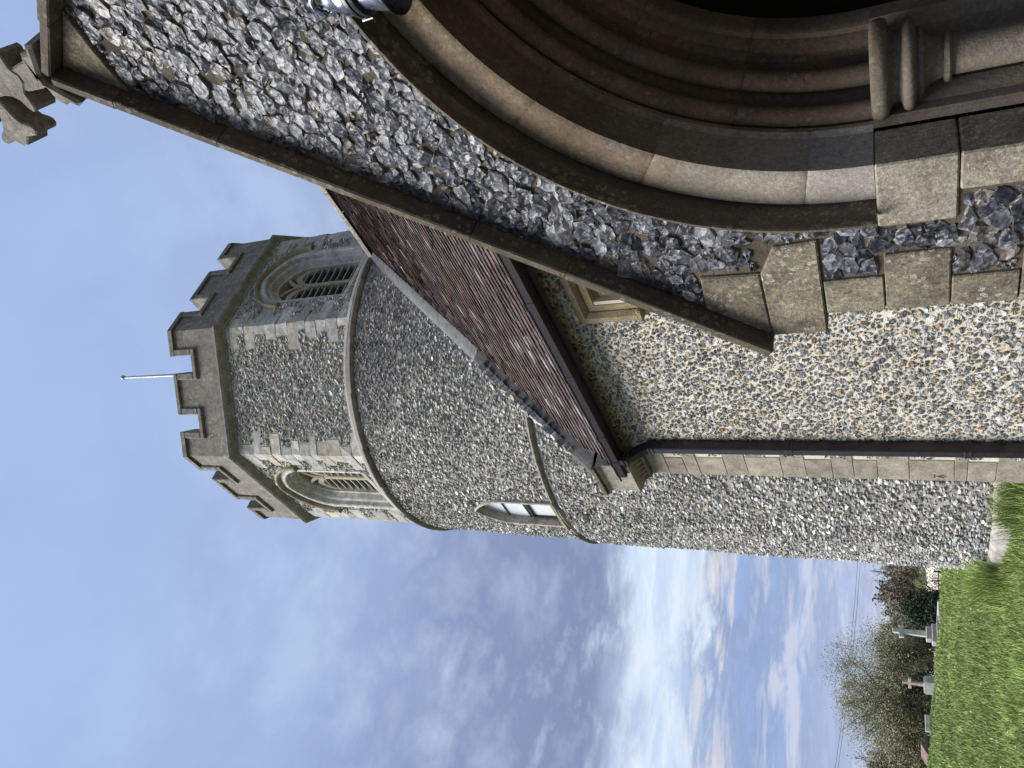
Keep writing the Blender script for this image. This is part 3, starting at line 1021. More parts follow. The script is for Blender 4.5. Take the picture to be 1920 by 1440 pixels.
    base = [(-0.125, 2.93), (-0.135, 2.965), (-0.110, 2.985), (-0.115, 3.02), (-0.085, 3.045), (0.085, 3.045), (0.115, 3.02), (0.110, 2.985), (0.135, 2.965), (0.125, 2.93), (0.0, 3.03)]
    V, F = prism([(PX + x, z) for x, z in base], lambda p, d: np.stack([p[..., 0], np.full(p.shape[:-1], 2.105) + d, p[..., 1]], -1), 0.0, 0.18, 0.012)
    obj('saddle_stone', V, F, M['stone_cross'], porch)

    # --- knapped flint facing
    rnd = np.random.RandomState(21)

    def inside(p):
        x, z = p[..., 0], p[..., 1]
        ax = PX - np.abs(x - PX)                                       # fold the right half onto the left
        ok = (z < APEX - 0.014 - SLOPE * np.abs(x - PX))
        ok &= ~((z > 2.742) & (np.abs(x - PX) < 0.178))
        ok &= ax > PX - HW + 0.01
        for (xx0, xx1, z0, z1) in ((-2.6, -2.083, 0.497, 0.737), (-2.6, -1.957, 0.266, 0.502), (-2.6, -2.165, 0.06, 0.28), (-2.6, -2.057, -0.152, 0.07), (-2.6, -2.193, -0.37, -0.14), (-2.6, -2.06, -0.6, -0.355), (-2.6, -2.19, -1.5, -0.6)):
            ok &= ~((ax > xx0) & (ax < xx1) & (z > z0) & (z < z1))
        rh = np.hypot(ax - hc[0], z - hc[1])
        ok &= ~((z > 0.04) & ((rh < 1.486) | (ax > PX - 0.3) & (z < 1.0)))
        ok &= ~((z <= 0.075) & (z > -0.18) & (ax > -1.945))
        ok &= ~((z <= -0.165) & (ax > -1.83))
        return ok
    C, O = cells(PX - 1.9, PX + 1.9, -0.9, 3.0, 0.080, 0.060, 7, rnd, jit=0.43, drop=0.025, gap=0.0008, soft=0.12, var=0.4)
    C, O = clip_cells(C, O, inside, amin=0.4)
    C2, O2 = clip_cells(*cells(PX - 1.9, PX + 1.9, -0.9, 3.0, 0.062, 0.052, 7, rnd, jit=0.45, drop=0.0, gap=0.001, soft=0.1, var=0.2), inside)
    C2, O2 = fill_gaps(C, O, C2, O2, 0.017)
    C, O = np.concatenate([C, C2]), np.concatenate([O, O2])
    C2, O2 = clip_cells(*cells(PX - 1.9, PX + 1.9, -0.9, 3.0, 0.036, 0.030, 7, rnd, jit=0.45, drop=0.0, gap=0.001, soft=0.1, var=0.2), inside)
    C2, O2 = fill_gaps(C, O, C2, O2, 0.007)
    C, O = np.concatenate([C, C2]), np.concatenate([O, O2]) * 1.19
    V, F, Cc = stones(C, O, lambda s, t, h: np.stack([s, PY + 0.016 - h, t], -1), rnd, FLINT['knapped'], h=(0.009, 0.017), sink=0.012, tilt=0.11, rings=4, rim=(0.20, 0.17, 0.13), rim_amt=0.8, rough=0.0035, top=0.88)
    emit('flint', 'small_flints', V, F, Cc, M['flint_knapped'], porch, lambda p: np.ones(len(p), bool), smooth=38)


build_porch()

# lamp hung over the doorway
def build_lamp():
    c = (-0.625, 2.06)
    lamp = thing('wall_lantern', 'polished metal lantern fixed above the porch doorway', 'lantern', (c[0], PY, 1.25))
    V, F = lathe([(0.02, 1.545), (0.042, 1.540), (0.050, 1.525), (0.056, 1.50), (0.070, 1.485), (0.074, 1.470), (0.074, 1.445)], c, 24)
    obj('cap', V, F, M['steel'], lamp, smooth=True)
    V, F = lathe([(0.076, 1.448), (0.084, 1.446), (0.088, 1.440), (0.088, 1.428), (0.082, 1.424), (0.088, 1.420), (0.087, 1.408), (0.078, 1.404)], c, 28)
    obj('gasket_ring', V, F, M['rubber'], lamp, smooth=True)
    V, F = lathe([(0.074, 1.408), (0.076, 1.39), (0.088, 1.35), (0.104, 1.315), (0.112, 1.30), (0.108, 1.298), (0.07, 1.38)], c, 28)
    obj('shade', V, F, M['steel'], lamp, smooth=True)
    a = np.linspace(0, 2 * PI, 25)
    pts = np.stack([c[0] - 0.012 + 0.034 * np.cos(a), np.full(25, c[1]), 1.567 + 0.040 * np.sin(a)], 1)
    V, F = tube(pts, 0.0105, 8, False)
    obj('hanging_loop', V, F, M['steel'], lamp, smooth=True)
    V, F = tube([(c[0], c[1], 1.575), (c[0], 2.12, 1.60), (c[0], PY + 0.02, 1.60)], 0.012, 8)
    obj('wall_bracket', V, F, M['steel'], lamp, smooth=True)
    for k in range(3):
        t = math.radians(200 + 100 * k)
        p = np.array([c[0] + 0.092 * math.cos(t), c[1] + 0.092 * math.sin(t), 1.425])
        V, F = cbox(p - (0.005, 0.005, 0.022), p + (0.005, 0.005, 0.022), 0.003)
        obj('clip', V, F, M['steel'], lamp)


build_lamp()

# ------------------------------------------------------------------ nave
NY, NX = 3.70, -6.025
RY, RZ = 7.454, 7.27                 # ridge
EY, EZ = 3.47, 2.41                  # lower edge of the tiles
_sl = math.hypot(RY - EY, RZ - EZ)
SD = np.array([0, (RY - EY) / _sl, (RZ - EZ) / _sl])
SN = np.array([0, -SD[2], SD[1]])
XE = 3.5
nave = thing('church_nave', 'church nave with flint pebble wall in pale mortar and steep dark tiled roof', 'church', (-2.0, RY, -1.0))


def roofp(x, s, h):
    """x along the ridge, s up the slope from the eaves, h above the boarding"""
    x, s, h = np.broadcast_arrays(np.asarray(x, float), np.asarray(s, float), np.asarray(h, float))
    return np.stack([x, EY + SD[1] * s + SN[1] * h, EZ + SD[2] * s + SN[2] * h], -1)


def build_nave():
    wx0, wx1, wz0, wz1 = -3.655, -2.30, 0.35, 2.065
    mb = MB()
    for a, b in (((NX + 0.01, NY, -1.5), (wx0, NY + 0.6, 2.47)), ((wx1, NY, -1.5), (XE, NY + 0.6, 2.47)), ((wx0, NY, -1.5), (wx1, NY + 0.6, wz0)), ((wx0, NY, wz1), (wx1, NY + 0.6, 2.47))):
        mb.box(a, b)
    mb.build('wall', M['mortar_cream'], nave)
    # west gable
    q = [(NY + 0.02, -1.5), (2 * RY - NY - 0.02, -1.5), (2 * RY - NY - 0.02, 2.5), (RY, 7.2), (NY + 0.02, 2.5)]
    V, F = prism(q, lambda p, d: np.stack([np.full(p.shape[:-1], NX + 0.012) + d, p[..., 0], p[..., 1]], -1), 0, 0.5)
    obj('gable_wall', V, F, M['mortar_grey'], nave)
    # roof slopes under the tiles
    for sgn in (1, -1):
        V = np.array([roofp(x, s, h) for x in (-5.82, XE) for s in (0.12, _sl) for h in (-0.12, -0.004)]).reshape(-1, 3)
        if sgn < 0:
            V[:, 1] = 2 * RY - V[:, 1]
        F = [np.array([[0, 1, 3, 2], [4, 6, 7, 5], [0, 4, 5, 1], [2, 3, 7, 6], [0, 2, 6, 4], [1, 5, 7, 3]])]
        obj('roof', V, F, M['tile'], nave, col=(0.05, 0.03, 0.032))
    # tiles, course by course
    rnd = np.random.RandomState(5)
    tw, gauge = 0.168, 0.0985
    nrow = int(_sl / gauge)
    vs, cs = [], []
    for r in range(nrow):
        s0 = r * gauge - 0.01
        xs = np.arange(-5.81 - (tw / 2 if r % 2 else 0), 1.4, tw)
        for x in xs:
            x0, x1 = max(x, -5.81) + 0.0012, x + tw - 0.0012
            if x1 - x0 < 0.03:
                continue
            k = rnd.normal(0, 0.0022, 4)
            lo = 0.021 + rnd.normal(0, 0.0013)
            ds = rnd.normal(0, 0.0022) + 0.004 * math.sin(x * 1.7 + r * 0.21)
            lo += 0.003 * math.sin(x * 1.1 + r * 0.13)
            up = s0 + gauge * 1.5
            c = []
            for (xx, ss, hh) in ((x0, s0 + ds, lo + k[0]), (x1, s0 + ds + rnd.normal(0, 0.001), lo + k[1]), (x1, up, 0.003), (x0, up, 0.003)):
                hh = hh + (0.003 * math.sin(x * 1.1 + r * 0.13) if ss == up else 0)
                c.append((xx, ss, hh))
                c.append((xx, ss, hh - 0.015))
            vs.append(c)
            b = np.array([(0.066, 0.039, 0.034), (0.052, 0.033, 0.032), (0.080, 0.046, 0.037), (0.043, 0.031, 0.032)][rnd.randint(4)]) * rnd.uniform(0.7, 1.4)
            if rnd.rand() < 0.075:
                b = np.array((0.19, 0.16, 0.155)) * rnd.uniform(0.7, 1.5)
            cs.append(np.append(b, 1))
    A = np.array(vs)
    V = roofp(A[..., 0], A[..., 1], A[..., 2])
    F = [np.array([[0, 2, 4, 6], [1, 7, 5, 3], [0, 1, 3, 2], [0, 6, 7, 1], [2, 3, 5, 4]])]
    Cc = np.repeat(np.array(cs)[:, None], 8, 1)
    emit('roof_tile', 'upper_roof_tiles', V, F, Cc, M['tile'], nave, seen_past_porch)
    # ridge
    a = np.linspace(math.radians(-10), math.radians(190), 9)
    x = -5.98
    while x < XE - 0.4:
        R = [[(xx, RY + 0.125 * math.cos(t), RZ - 0.035 + 0.125 * math.sin(t)) for t in a] for xx in (x + 0.003, x + 0.447)]
        V, F = sweep(np.array(R))
        V = V + rs.uniform(-0.004, 0.004, 3)
        obj('ridge_tile', V, F, M['stone_parapet'], nave, col=tint(0.8, 1.2), smooth=True)
        x += 0.45
    # raised verge of the west gable
    s = 0.15
    top = _sl - 0.02
    while s < top:
        ln = min(rs.uniform(0.5, 0.62), top - s)
        lead = s > 2.75
        hh = 0.115 if not lead else 0.095
        sec = [(-6.045, 0.0), (-6.045, hh), (-6.02, hh + 0.016), (-5.88, hh + 0.016), (-5.85, hh - 0.02), (-5.80, 0.01)]
        if lead:
            sec = [(-6.05, -0.16), (-6.05, 0.085), (-6.01, 0.118), (-5.94, 0.122), (-5.86, 0.085), (-5.80, 0.028), (-5.79, 0.016)]
        R = [[roofp(xx + (rs.uniform(-0.004, 0.004) if lead else 0), ss, h2) for xx, h2 in sec] for ss in (s + (0 if lead else 0.002), s + ln * 0.5, s + ln - (0 if lead else 0.002))]
        V, F = sweep(np.array(R).reshape(3, len(sec), 3), True, True)
        obj('lead_flashing' if lead else 'coping_stone', V, F, M['lead'] if lead else M['slate'], nave, col=tint(0.85, 1.15), smooth=lead)
        s += ln
    # flints bedded along the verge coping
    rnd = np.random.RandomState(9)
    for k in range(22):
        ss = 0.75 + k * 0.085 + rnd.uniform(-0.02, 0.02)
        C = np.array([[rnd.uniform(-5.90, -5.84), ss]])
        th = np.linspace(0, 2 * PI, 7, endpoint=False)
        O = (np.stack([np.cos(th) * 0.045, np.sin(th) * 0.05], -1) * rnd.uniform(0.6, 1.1, (7, 1)))[None]
        V, F, Cc = stones(C, O, lambda a_, b_, h_: roofp(a_, b_, h_ + 0.13), rnd, FLINT['field'], h=(0.02, 0.045), sink=0.03, rings=2)
        obj('verge_flint', V[0], F, M['flint_field'], nave, col=Cc[0])
    # kneeler at the foot of the verge
    sec = [(3.705, 2.70), (3.47, 2.63), (3.468, 2.60), (3.485, 2.585), (3.495, 2.575), (3.50, 2.345), (3.485, 2.335), (3.485, 2.30), (3.50, 2.29), (3.56, 2.275), (3.705, 2.275)]
    R = [[(x, y, z) for y, z in sec] for x in (-6.035, -5.60)]
    V, F = sweep(np.array(R), True, False)
    tri = np.array(tessellate_polygon([[Vector((y, z, 0)) for y, z in sec]]))
    obj('kneeler_stone', V, F + [tri, tri[:, ::-1] + len(sec)], M['stone_nave'], nave, col=(1.12, 1.12, 1.12))
    V, F = cbox((-6.06, 3.44, 2.618), (-5.60, 3.72, 2.665), 0.008)
    obj('kneeler_cap', V, F, M['stone_coping'], nave)
    # row of small carved teeth under it
    V, F = cbox((-6.03, 3.64, 2.205), (-5.60, 3.71, 2.235), 0.004)
    obj('corbel_band', V, F, M['stone_nave'], nave, col=(0.75, 0.72, 0.66))
    V, F = cbox((-6.03, 3.655, 2.236), (-5.60, 3.71, 2.274), 0)
    obj('corbel_back', V, F, M['stone_coping'], nave)
    for k in range(6):
        x = -5.995 + k * 0.066
        V = np.array([(x - 0.027, 3.575, 2.274), (x + 0.027, 3.575, 2.274), (x + 0.027, 3.655, 2.274), (x - 0.027, 3.655, 2.274), (x, 3.645, 2.212)])
        obj('carved_tooth', V, [np.array([[0, 1, 4], [1, 2, 4], [2, 3, 4], [3, 0, 4]]), np.array([[3, 2, 1, 0]])], M['stone_nave'], nave, col=(0.95, 0.92, 0.85))
    # quoins of the south-west corner
    zq = [2.205, 2.03, 1.86, 1.734, 1.49, 1.30, 1.003, 0.805, 0.591, 0.425, 0.244, 0.01, -0.307, -0.397, -0.59, -0.83, -1.1, -1.4]
    for i, (z1, z0) in enumerate(zip(zq[:-1], zq[1:])):
        xr = -5.735 if i % 2 else -5.66
        V, F = cbox((NX - 0.004, NY - 0.008, z0 + 0.003), (xr + rs.uniform(-0.02, 0.02), NY + 0.24 + 0.1 * (i % 2), z1 - 0.002), 0.003, 0.002)
        c = np.array((1.0, 0.97, 0.92)) * rs.uniform(0.82, 1.12)
        obj('quoin_stone', V, F, M['stone_nave'], nave, col=c)
    # surveyor's cut mark: a bar over an arrow
    mb = MB()
    y0, y1 = NY - 0.0100, NY - 0.004
    mb.box((-5.990, y0, -0.170), (-5.930, y1, -0.162))
    for (xa, za, xb, zb) in ((-5.96, -0.182, -5.96, -0.25), (-5.96, -0.185, -5.985, -0.235), (-5.96, -0.185, -5.935, -0.235)):
        d = np.array([xb - xa, zb - za])
        d /= np.linalg.norm(d)
        n = np.array([-d[1], d[0]]) * 0.0035
        V = np.array([(xx + s * n[0], y, zz + s * n[1]) for y in (y0, y1) for (xx, zz) in ((xa, za), (xb, zb)) for s in (-1, 1)])
        mb.add(V, [np.array([[0, 1, 3, 2], [4, 6, 7, 5], [0, 4, 5, 1], [2, 3, 7, 6], [0, 2, 6, 4], [1, 5, 7, 3]])])
    mb.build('bench_mark', M['ink'], nave)

    V, F = cbox((-5.80, 3.50, 2.425), (XE, 3.70, 2.44), 0)  # dark boards added to deepen the shade under the eaves
    obj('eaves_shade_board', V, F, M['wood_dark'], nave)
    V, F = cbox((-5.60, 3.545, 2.30), (XE, 3.575, 2.424), 0)  # near-black strip added for the shade between gutter and wall
    obj('eaves_shade_fascia', V, F, M['wood_dark'], nave)
    # gutter and downpipe
    mb = MB()
    gx0 = -5.70
    sec = [(3.535, 2.335), (3.455, 2.335), (3.447, 2.345), (3.447, 2.408), (3.440, 2.412), (3.440, 2.422), (3.455, 2.422), (3.457, 2.35), (3.527, 2.35), (3.527, 2.415), (3.535, 2.415)]
    V, F = sweep(np.array([[(x, y, z) for y, z in sec] for x in (gx0, XE)]), True, True)
    g = obj('gutter', V, F, M['gutter'], nave)
    V, F = cbox((gx0 - 0.006, 3.443, 2.331), (gx0 + 0.004, 3.536, 2.42), 0.002)
    obj('gutter_end', V, F, M['gutter'], nave)
    for x in (-5.50, -5.10, -4.25, -3.4, -2.55, -0.7, 1.1):
        V, F = sweep(np.array([[(xx, y + (0.004 if y > 3.5 else -0.004), z + (0.003 if z > 2.38 else -0.004)) for y, z in sec[:7]] for xx in (x - 0.035, x + 0.035)]))
        obj('gutter_union', V, F, M['gutter'], nave)

    def pipe(pts, w, d, name):
        R = []
        for (x, y, z, nz) in pts:
            n = np.array([0, nz[0], nz[1]])
            sx = np.array([w / 2, 0, 0])
            sy = np.cross(np.array([1.0, 0, 0]), n)
            sy = sy / np.linalg.norm(sy) * d / 2
            c = np.array([x, y, z])
            b = 0.85
            R.append([c - sx * b - sy, c + sx * b - sy, c + sx - sy * b, c + sx + sy * b, c + sx * b + sy, c - sx * b + sy, c - sx + sy * b, c - sx - sy * b])
        V, F = sweep(np.array(R), True, True)
        return obj(name, V, F, M['iron'], nave)
    xp = -5.478
    dn = pipe([(xp, 3.632, 2.07, (0, -1)), (xp, 3.632, -1.5, (0, -1))], 0.075, 0.098, 'downpipe')
    th = np.linspace(0, 1, 12)
    pts = []
    for t in th:
        k = t * t * (3 - 2 * t)
        y = 3.492 + (3.632 - 3.492) * k
        z = 2.335 - 0.275 * t
        dk = 6 * t * (1 - t)
        v = np.array([0.14 * dk, -0.275])
        pts.append((xp, y, z, v / np.linalg.norm(v)))
    pipe(pts, 0.072, 0.09, 'swan_neck')
    for z in (2.085, 2.045, 2.30, 2.265, 0.90, 0.865, -0.365, -0.40):
        yy = 3.632 if z < 2.2 else 3.497
        V, F = cbox((xp - 0.043, yy - 0.055, z - 0.009), (xp + 0.043, yy + 0.055, z + 0.009), 0.003)
        obj('pipe_collar', V, F, M['iron'], nave)
    for z in (0.883, -0.383):
        V, F = cbox((xp - 0.0405, 3.632 - 0.053, z - 0.012), (xp + 0.0405, 3.632 + 0.06, z + 0.012), 0.002)
        obj('pipe_socket', V, F, M['iron'], nave)

    # square-headed window
    win = obj('window', *prism([(wx0 + 0.1, wz0), (wx1 - 0.1, wz0), (wx1 - 0.1, wz1 - 0.12), (wx0 + 0.1, wz1 - 0.12)], lambda p, d: np.stack([p[..., 0], np.full(p.shape[:-1], NY + 0.30) + d, p[..., 1]], -1), 0, 0.05), M['glass'], nave)

    def rect_sweep(name, prof, mat, zbot, parent, open_bottom=True):
        """profile [(inset from the outer edge, y)] carried up one jamb, across the head and down the other"""
        R = []
        for (x_, z_, dx, dz) in ((0, 0, 1, 0), (0, 1, 1, -1), (1, 1, -1, -1), (1, 0, -1, 0)):
            row = []
            for ins, y in prof:
                x = (X0 if x_ == 0 else X1) + dx * ins
                z = zbot if z_ == 0 else Z1 + dz * ins
                row.append((x, y, z))
            R.append(row)
        V, F = sweep(np.array(R), True, True)
        return obj(name, V, F, mat, parent, col=tint(0.95, 1.1))
    X0, X1, Z1 = -3.835, -2.12, 2.19
    rect_sweep('label_mould', [(0.0, NY + 0.02), (0.0, NY - 0.045), (0.012, NY - 0.052), (0.055, NY - 0.05), (0.085, NY - 0.015), (0.09, NY + 0.02)], M['stone_sand'], 1.73, win)
    for x in (X0 + 0.045, X1 - 0.045):
        V, F = cbox((x - 0.05, NY - 0.055, 1.685), (x + 0.05, NY + 0.02, 1.735), 0.014)
        obj('label_stop', V, F, M['stone_sand'], win)
    X0, X1, Z1 = -3.745, -2.21, 2.10
    rect_sweep('frame', [(0.0, NY + 0.02), (0.0, NY - 0.006), (0.055, NY - 0.006), (0.075, NY + 0.03), (0.10, NY + 0.05), (0.115, NY + 0.045), (0.13, NY + 0.055), (0.15, NY + 0.11), (0.185, NY + 0.12), (0.20, NY + 0.16), (0.20, NY + 0.31), (0.1, NY + 0.31)], M['stone_sand'], wz0, win)
    V, F = cbox((-3.0, NY + 0.15, wz0), (-2.92, NY + 0.29, wz1 - 0.1), 0.015)
    obj('mullion', V, F, M['stone_sand'], win)
    V, F = cbox((-3.80, NY - 0.05, wz0 - 0.12), (-2.15, NY + 0.35, wz0 + 0.001), 0.02)
    obj('sill', V, F, M['stone_sand'], win)

    # flints in pale mortar
    rnd = np.random.RandomState(33)

    def inside(p):
        x, z = p[..., 0], p[..., 1]
        ok = (z < 2.42) & (z > -1.5) & (x > -5.72)
        ok &= ~((x > -3.85) & (x < -2.1) & (z > wz0 - 0.14) & (z < 2.205) & ~((x < -3.75) & (z < 1.68)))
        ok &= ~((x < -5.655) & (np.mod(z * 3.1, 1.0) < 0.5))
        return ok
    C, O = cells(-5.75, -1.9, -1.0, 2.45, 0.047, 0.034, 7, rnd, jit=0.48, drop=0.17, gap=0.0034, soft=0.12, var=0.8)
    C, O = clip_cells(C, O, inside)
    O *= rnd.uniform(0.80, 1.06, (len(C), 1, 1))
    C2, O2 = clip_cells(*cells(-5.75, -1.9, -1.0, 2.45, 0.028, 0.024, 7, rnd, jit=0.45, drop=0.0, gap=0.002, soft=0.2, var=0.3), inside)
    C2, O2 = fill_gaps(C, O, C2, O2, 0.0065)
    C, O = np.concatenate([C, C2]), np.concatenate([O, O2])
    V, F, Cc = stones(C, O, lambda s_, t_, h_: np.stack([s_, NY - 0.001 - h_, t_], -1), rnd, FLINT['field'], h=(0.003, 0.011), sink=0.012, tilt=0.16, rings=3, rim=(0.52, 0.45, 0.33), rim_amt=0.7, rough=0.003, top=0.90)
    emit('flint', 'small_flints', V, F, Cc, M['flint_field'], nave, seen_past_porch)


build_nave()

# ------------------------------------------------------------------ tower
TC = np.array([-8.757, 7.4546])
tower = thing('church_tower', 'round flint tower with octagonal belfry and battlements at the west end', 'tower', (TC[0], TC[1], -0.8))
AP = 2.578
T225 = math.tan(PI / 8)


def cyl(R):
    def f(s, t, h):
        s, t, h = np.broadcast_arrays(s, t, h)
        a = s / R
        return np.stack([TC[0] + (rad_at(t, a) + h) * np.cos(a), TC[1] + (rad_at(t, a) + h) * np.sin(a), t], -1)
    return f


def rad_at(z, a=0.0):
    return np.interp(z, [-1, 4.36, 4.40, 7.3], [2.868, 2.868, 2.845, 2.818]) + 0.009 * np.sin(np.asarray(a) * 5 + np.asarray(z) * 1.3) * np.sin(np.asarray(z) * 2.1 + 0.6)


def fm(phi, a=AP, mitre=True):
    """octagon face: (t, z) and depth behind the face -> world"""
    n = np.array([math.cos(phi), math.sin(phi)])
    td = np.array([-math.sin(phi), math.cos(phi)])
    T = a * T225

    def f(p, d):
        p = np.asarray(p, float)
        t = p[..., 0].copy()
        d = np.broadcast_to(np.asarray(d, float), t.shape)
        if mitre:
            e = np.abs(t) > T - 1e-3
            t = np.where(e, np.sign(t) * (a - d) * T225, t)
        xy = TC + n * (a - d)[..., None] + td * t[..., None]
        return np.concatenate([xy, p[..., 1:2]], -1)
    return f


def parch(w, zs, h, n=14, t0=0.0, foot=None):
    """pointed arch outline from the left foot over the apex to the right foot"""
    c = (h * h - w * w) / (2 * w)
    r = w + c
    a1 = math.atan2(h, c)
    L = [(t0 + c - r * math.cos(a), zs + r * math.sin(a)) for a in np.linspace(0, a1, n)]
    Rr = [(2 * t0 - x, z) for x, z in L[:-1]][::-1]
    pts = L + Rr
    if foot is not None:
        pts = [(t0 - w, foot)] + pts + [(t0 + w, foot)]
    return pts


def build_tower():
    # --- round stage
    da = 0.30 / 2.86
    ac = math.radians(-89.0)
    ang = np.unique(np.concatenate([np.radians(np.arange(-180, 180, 3.0)), [ac - da, ac + da]]))
    ang = ang[(np.abs(ang - ac) > da - 1e-6) | (np.abs(np.abs(ang - ac) - da) < 1e-6)]
    zs = np.array([-1.4, -0.5, 0.2, 0.9, 1.6, 2.3, 3.0, 3.7, 4.3, 4.36, 4.40, 4.52, 5.30, 5.85, 6.3, 6.8, 7.3, 7.42])
    A, Z = np.meshgrid(ang, zs)
    V = np.stack([TC[0] + rad_at(Z, A) * np.cos(A), TC[1] + rad_at(Z, A) * np.sin(A), Z], -1).reshape(-1, 3)
    n = len(ang)
    Q = []
    for i in range(len(zs) - 1):
        for j in range(n):
            am = ang[j] + 0.01
            if ac - da - 1e-6 <= ang[j] < ac + da - 1e-6 and 4.5 < zs[i] < 5.8:
                continue
            Q.append([i * n + j, i * n + (j + 1) % n, (i + 1) * n + (j + 1) % n, (i + 1) * n + j])
    obj('round_wall', V, [np.array(Q)], M['mortar_grey'], tower, smooth=True)
    V, F = lathe([(0.0, 7.40), (2.82, 7.40), (2.80, 7.47), (2.5, 7.5)], TC, 64)
    obj('stage_ledge', V, F, M['mortar_grey'], tower)
    # plinth
    V, F = lathe([(2.955, -1.4), (2.955, -0.80), (2.945, -0.775), (2.88, -0.74), (2.80, -0.735)], TC, 96)
    obj('plinth', V, F, M['stone_tower'], tower, smooth=40, col=(0.78, 0.76, 0.74))

    # --- strings, in lengths
    def string(name, prof, z, a0, a1, seg, mat):
        a = a0
        while a < a1:
            b = min(a + math.radians(seg) * rs.uniform(0.85, 1.15), a1)
            ts = np.linspace(a + 0.0004, b - 0.0004, 6)
            w = rs.uniform(-0.012, 0.012)
            R = [[(TC[0] + (r + w * 0.6) * math.cos(t), TC[1] + (r + w) * math.sin(t), z + zz + w) for r, zz in prof] for t in ts]
            V, F = sweep(np.array(R), False, False)
            obj(name, V, F, mat, tower, col=tint(0.6, 0.95, 0.02), smooth=True)
            a = b
    mid = [(2.79, -0.045), (2.845, -0.043), (2.862, -0.035), (2.88, -0.012), (2.892, 0.004), (2.890, 0.020), (2.87, 0.030), (2.70, 0.075), (2.5, 0.10)]
    string('string_stone', mid, 7.285, -PI, PI, 17, M['stone_string'])
    low = [(2.80, -0.055), (2.87, -0.052), (2.898, -0.035), (2.915, -0.008), (2.908, 0.014), (2.88, 0.035), (2.80, 0.07)]
    string('string_stone', low, 4.40, math.radians(-190), math.radians(-42), 17, M['stone_string'])

    # --- lancet in the round stage
    def lm(p, d):
        p = np.asarray(p, float)
        n_ = np.array([math.cos(ac), math.sin(ac)])
        t_ = np.array([-n_[1], n_[0]])
        xy = TC + n_ * (2.895 - np.broadcast_to(np.asarray(d, float), p.shape[:-1]))[..., None] + t_ * p[..., 0:1]
        return np.concatenate([xy, p[..., 1:2]], -1)
    lan = obj('lancet_window', *prism(parch(0.30, 5.22, 0.60, 10, 0, 4.50), lm, 0.15, 0.18), M['glass'], tower)
    out = parch(0.322, 5.20, 0.645, 10, 0, 4.46)
    inn = parch(0.285, 5.22, 0.59, 10, 0, 4.46)
    V, F = prism(out + inn[::-1], lm, 0.012, 0.34, 0.008)
    obj('surround', V, F, M['stone_tower'], lan, col=(0.95, 0.91, 0.83))
    V, F = prism([(-0.375, 4.40), (0.375, 4.40), (0.375, 4.46), (-0.375, 4.46)], lm, -0.012, 0.34, 0.008)
    obj('sill', V, F, M['stone_trim'], lan, col=(1.1, 1.05, 1.0))
    for z in (5.02, 5.38):
        V, F = prism([(-0.285, z), (0.285, z), (0.285, z + 0.014), (-0.285, z + 0.014)], lm, 0.132, 0.152)
        obj('glazing_bar', V, F, M['iron'], lan)
    fr = [(-0.225, 4.50), (0.225, 4.50), (0.225, 4.98), (-0.225, 4.98)]
    fi = [(-0.195, 4.53), (-0.195, 4.95), (0.195, 4.95), (0.195, 4.53)]
    for (a_, b_) in (((-0.26, 4.50), (0.26, 4.525)), ((-0.26, 4.95), (0.26, 4.975)), ((-0.26, 4.526), (-0.24, 4.949)), ((0.24, 4.526), (0.26, 4.949))):
        V, F = prism([a_, (b_[0], a_[1]), b_, (a_[0], b_[1])], lm, 0.120, 0.149)
        obj('casement_bar', V, F, M['iron'], lan)

    # --- octagonal stage
    wins = {0: (0.03, 0.0), -90: (-0.01, 0.0)}
    W0, ZS, HH, ZB = 0.60, 9.13, 0.74, 7.80
    for k in range(8):
        deg = -180 + 45 * k
        phi = math.radians(deg)
        f = fm(phi)
        T = AP * T225
        if deg in wins:
            t0 = wins[deg][0]
            arch = parch(W0, ZS, HH, 12, t0, ZB)
            V, F = prism([(-T, ZB), (-T, 10.2), (T, 10.2), (T, ZB)] + arch[::-1], f, 0.0, 0.24)
            mb = MB()
            mb.add(V, F)
            mb.add(*prism([(-T, 7.36), (T, 7.36), (T, ZB), (-T, ZB)], f, 0.0, 0.24))
            mb.build('belfry_wall', M['mortar_grey'], tower)
        else:
            V, F = prism([(-T, 7.36), (T, 7.36), (T, 10.2), (-T, 10.2)], f, 0.0, 0.24)
            obj('belfry_wall', V, F, M['mortar_grey'], tower)
    V, F = lathe([(0, 10.16), (2.45, 10.16), (2.45, 10.20), (0, 10.20)], TC, 16)
    obj('roof', V, F, M['lead'], tower)
    V, F = lathe([(1.45, 7.42), (1.45, 10.15)], TC, 16)  # plain near-black drum added to stand for the unlit belfry interior
    obj('dark_backing_drum', V, F, M['void'], tower)

    for deg, (t0, _) in wins.items():
        f = fm(math.radians(deg), mitre=False)
        win = obj('belfry_window', *prism([(t0 - 0.62, ZB - 0.09), (t0 + 0.62, ZB - 0.09), (t0 + 0.62, ZB), (t0 - 0.62, ZB)], f, -0.03, 0.34, 0.01), M['stone_tower'], tower)

        def arch_sweep(prof, mat, name, zs=ZS, foot=ZB, col=None, closed=False, zmin=None, h=HH, w=W0, smooth=True):
            R = None
            cols = []
            for dl, d in prof:
                c = (h * h - w * w) / (2 * w)
                r = w + c - dl
                pts = []
                hh = math.sqrt(max(r * r - c * c, 1e-6))
                a1 = math.atan2(hh, c)
                L = [(c - r * math.cos(a), zs + r * math.sin(a)) for a in np.linspace(0, a1, 14)]
                L = [(c - r, foot)] + L
                pts = L + [(-x, z) for x, z in L[:-1]][::-1]
                P = np.array([(t0 + x, z) for x, z in pts])
                cols.append(f(P, d))
            V, F = sweep(np.stack(cols, 1), closed, closed)
            return obj(name, V, F, mat, win, col=tint(0.95, 1.1) if col is None else col, smooth=smooth)
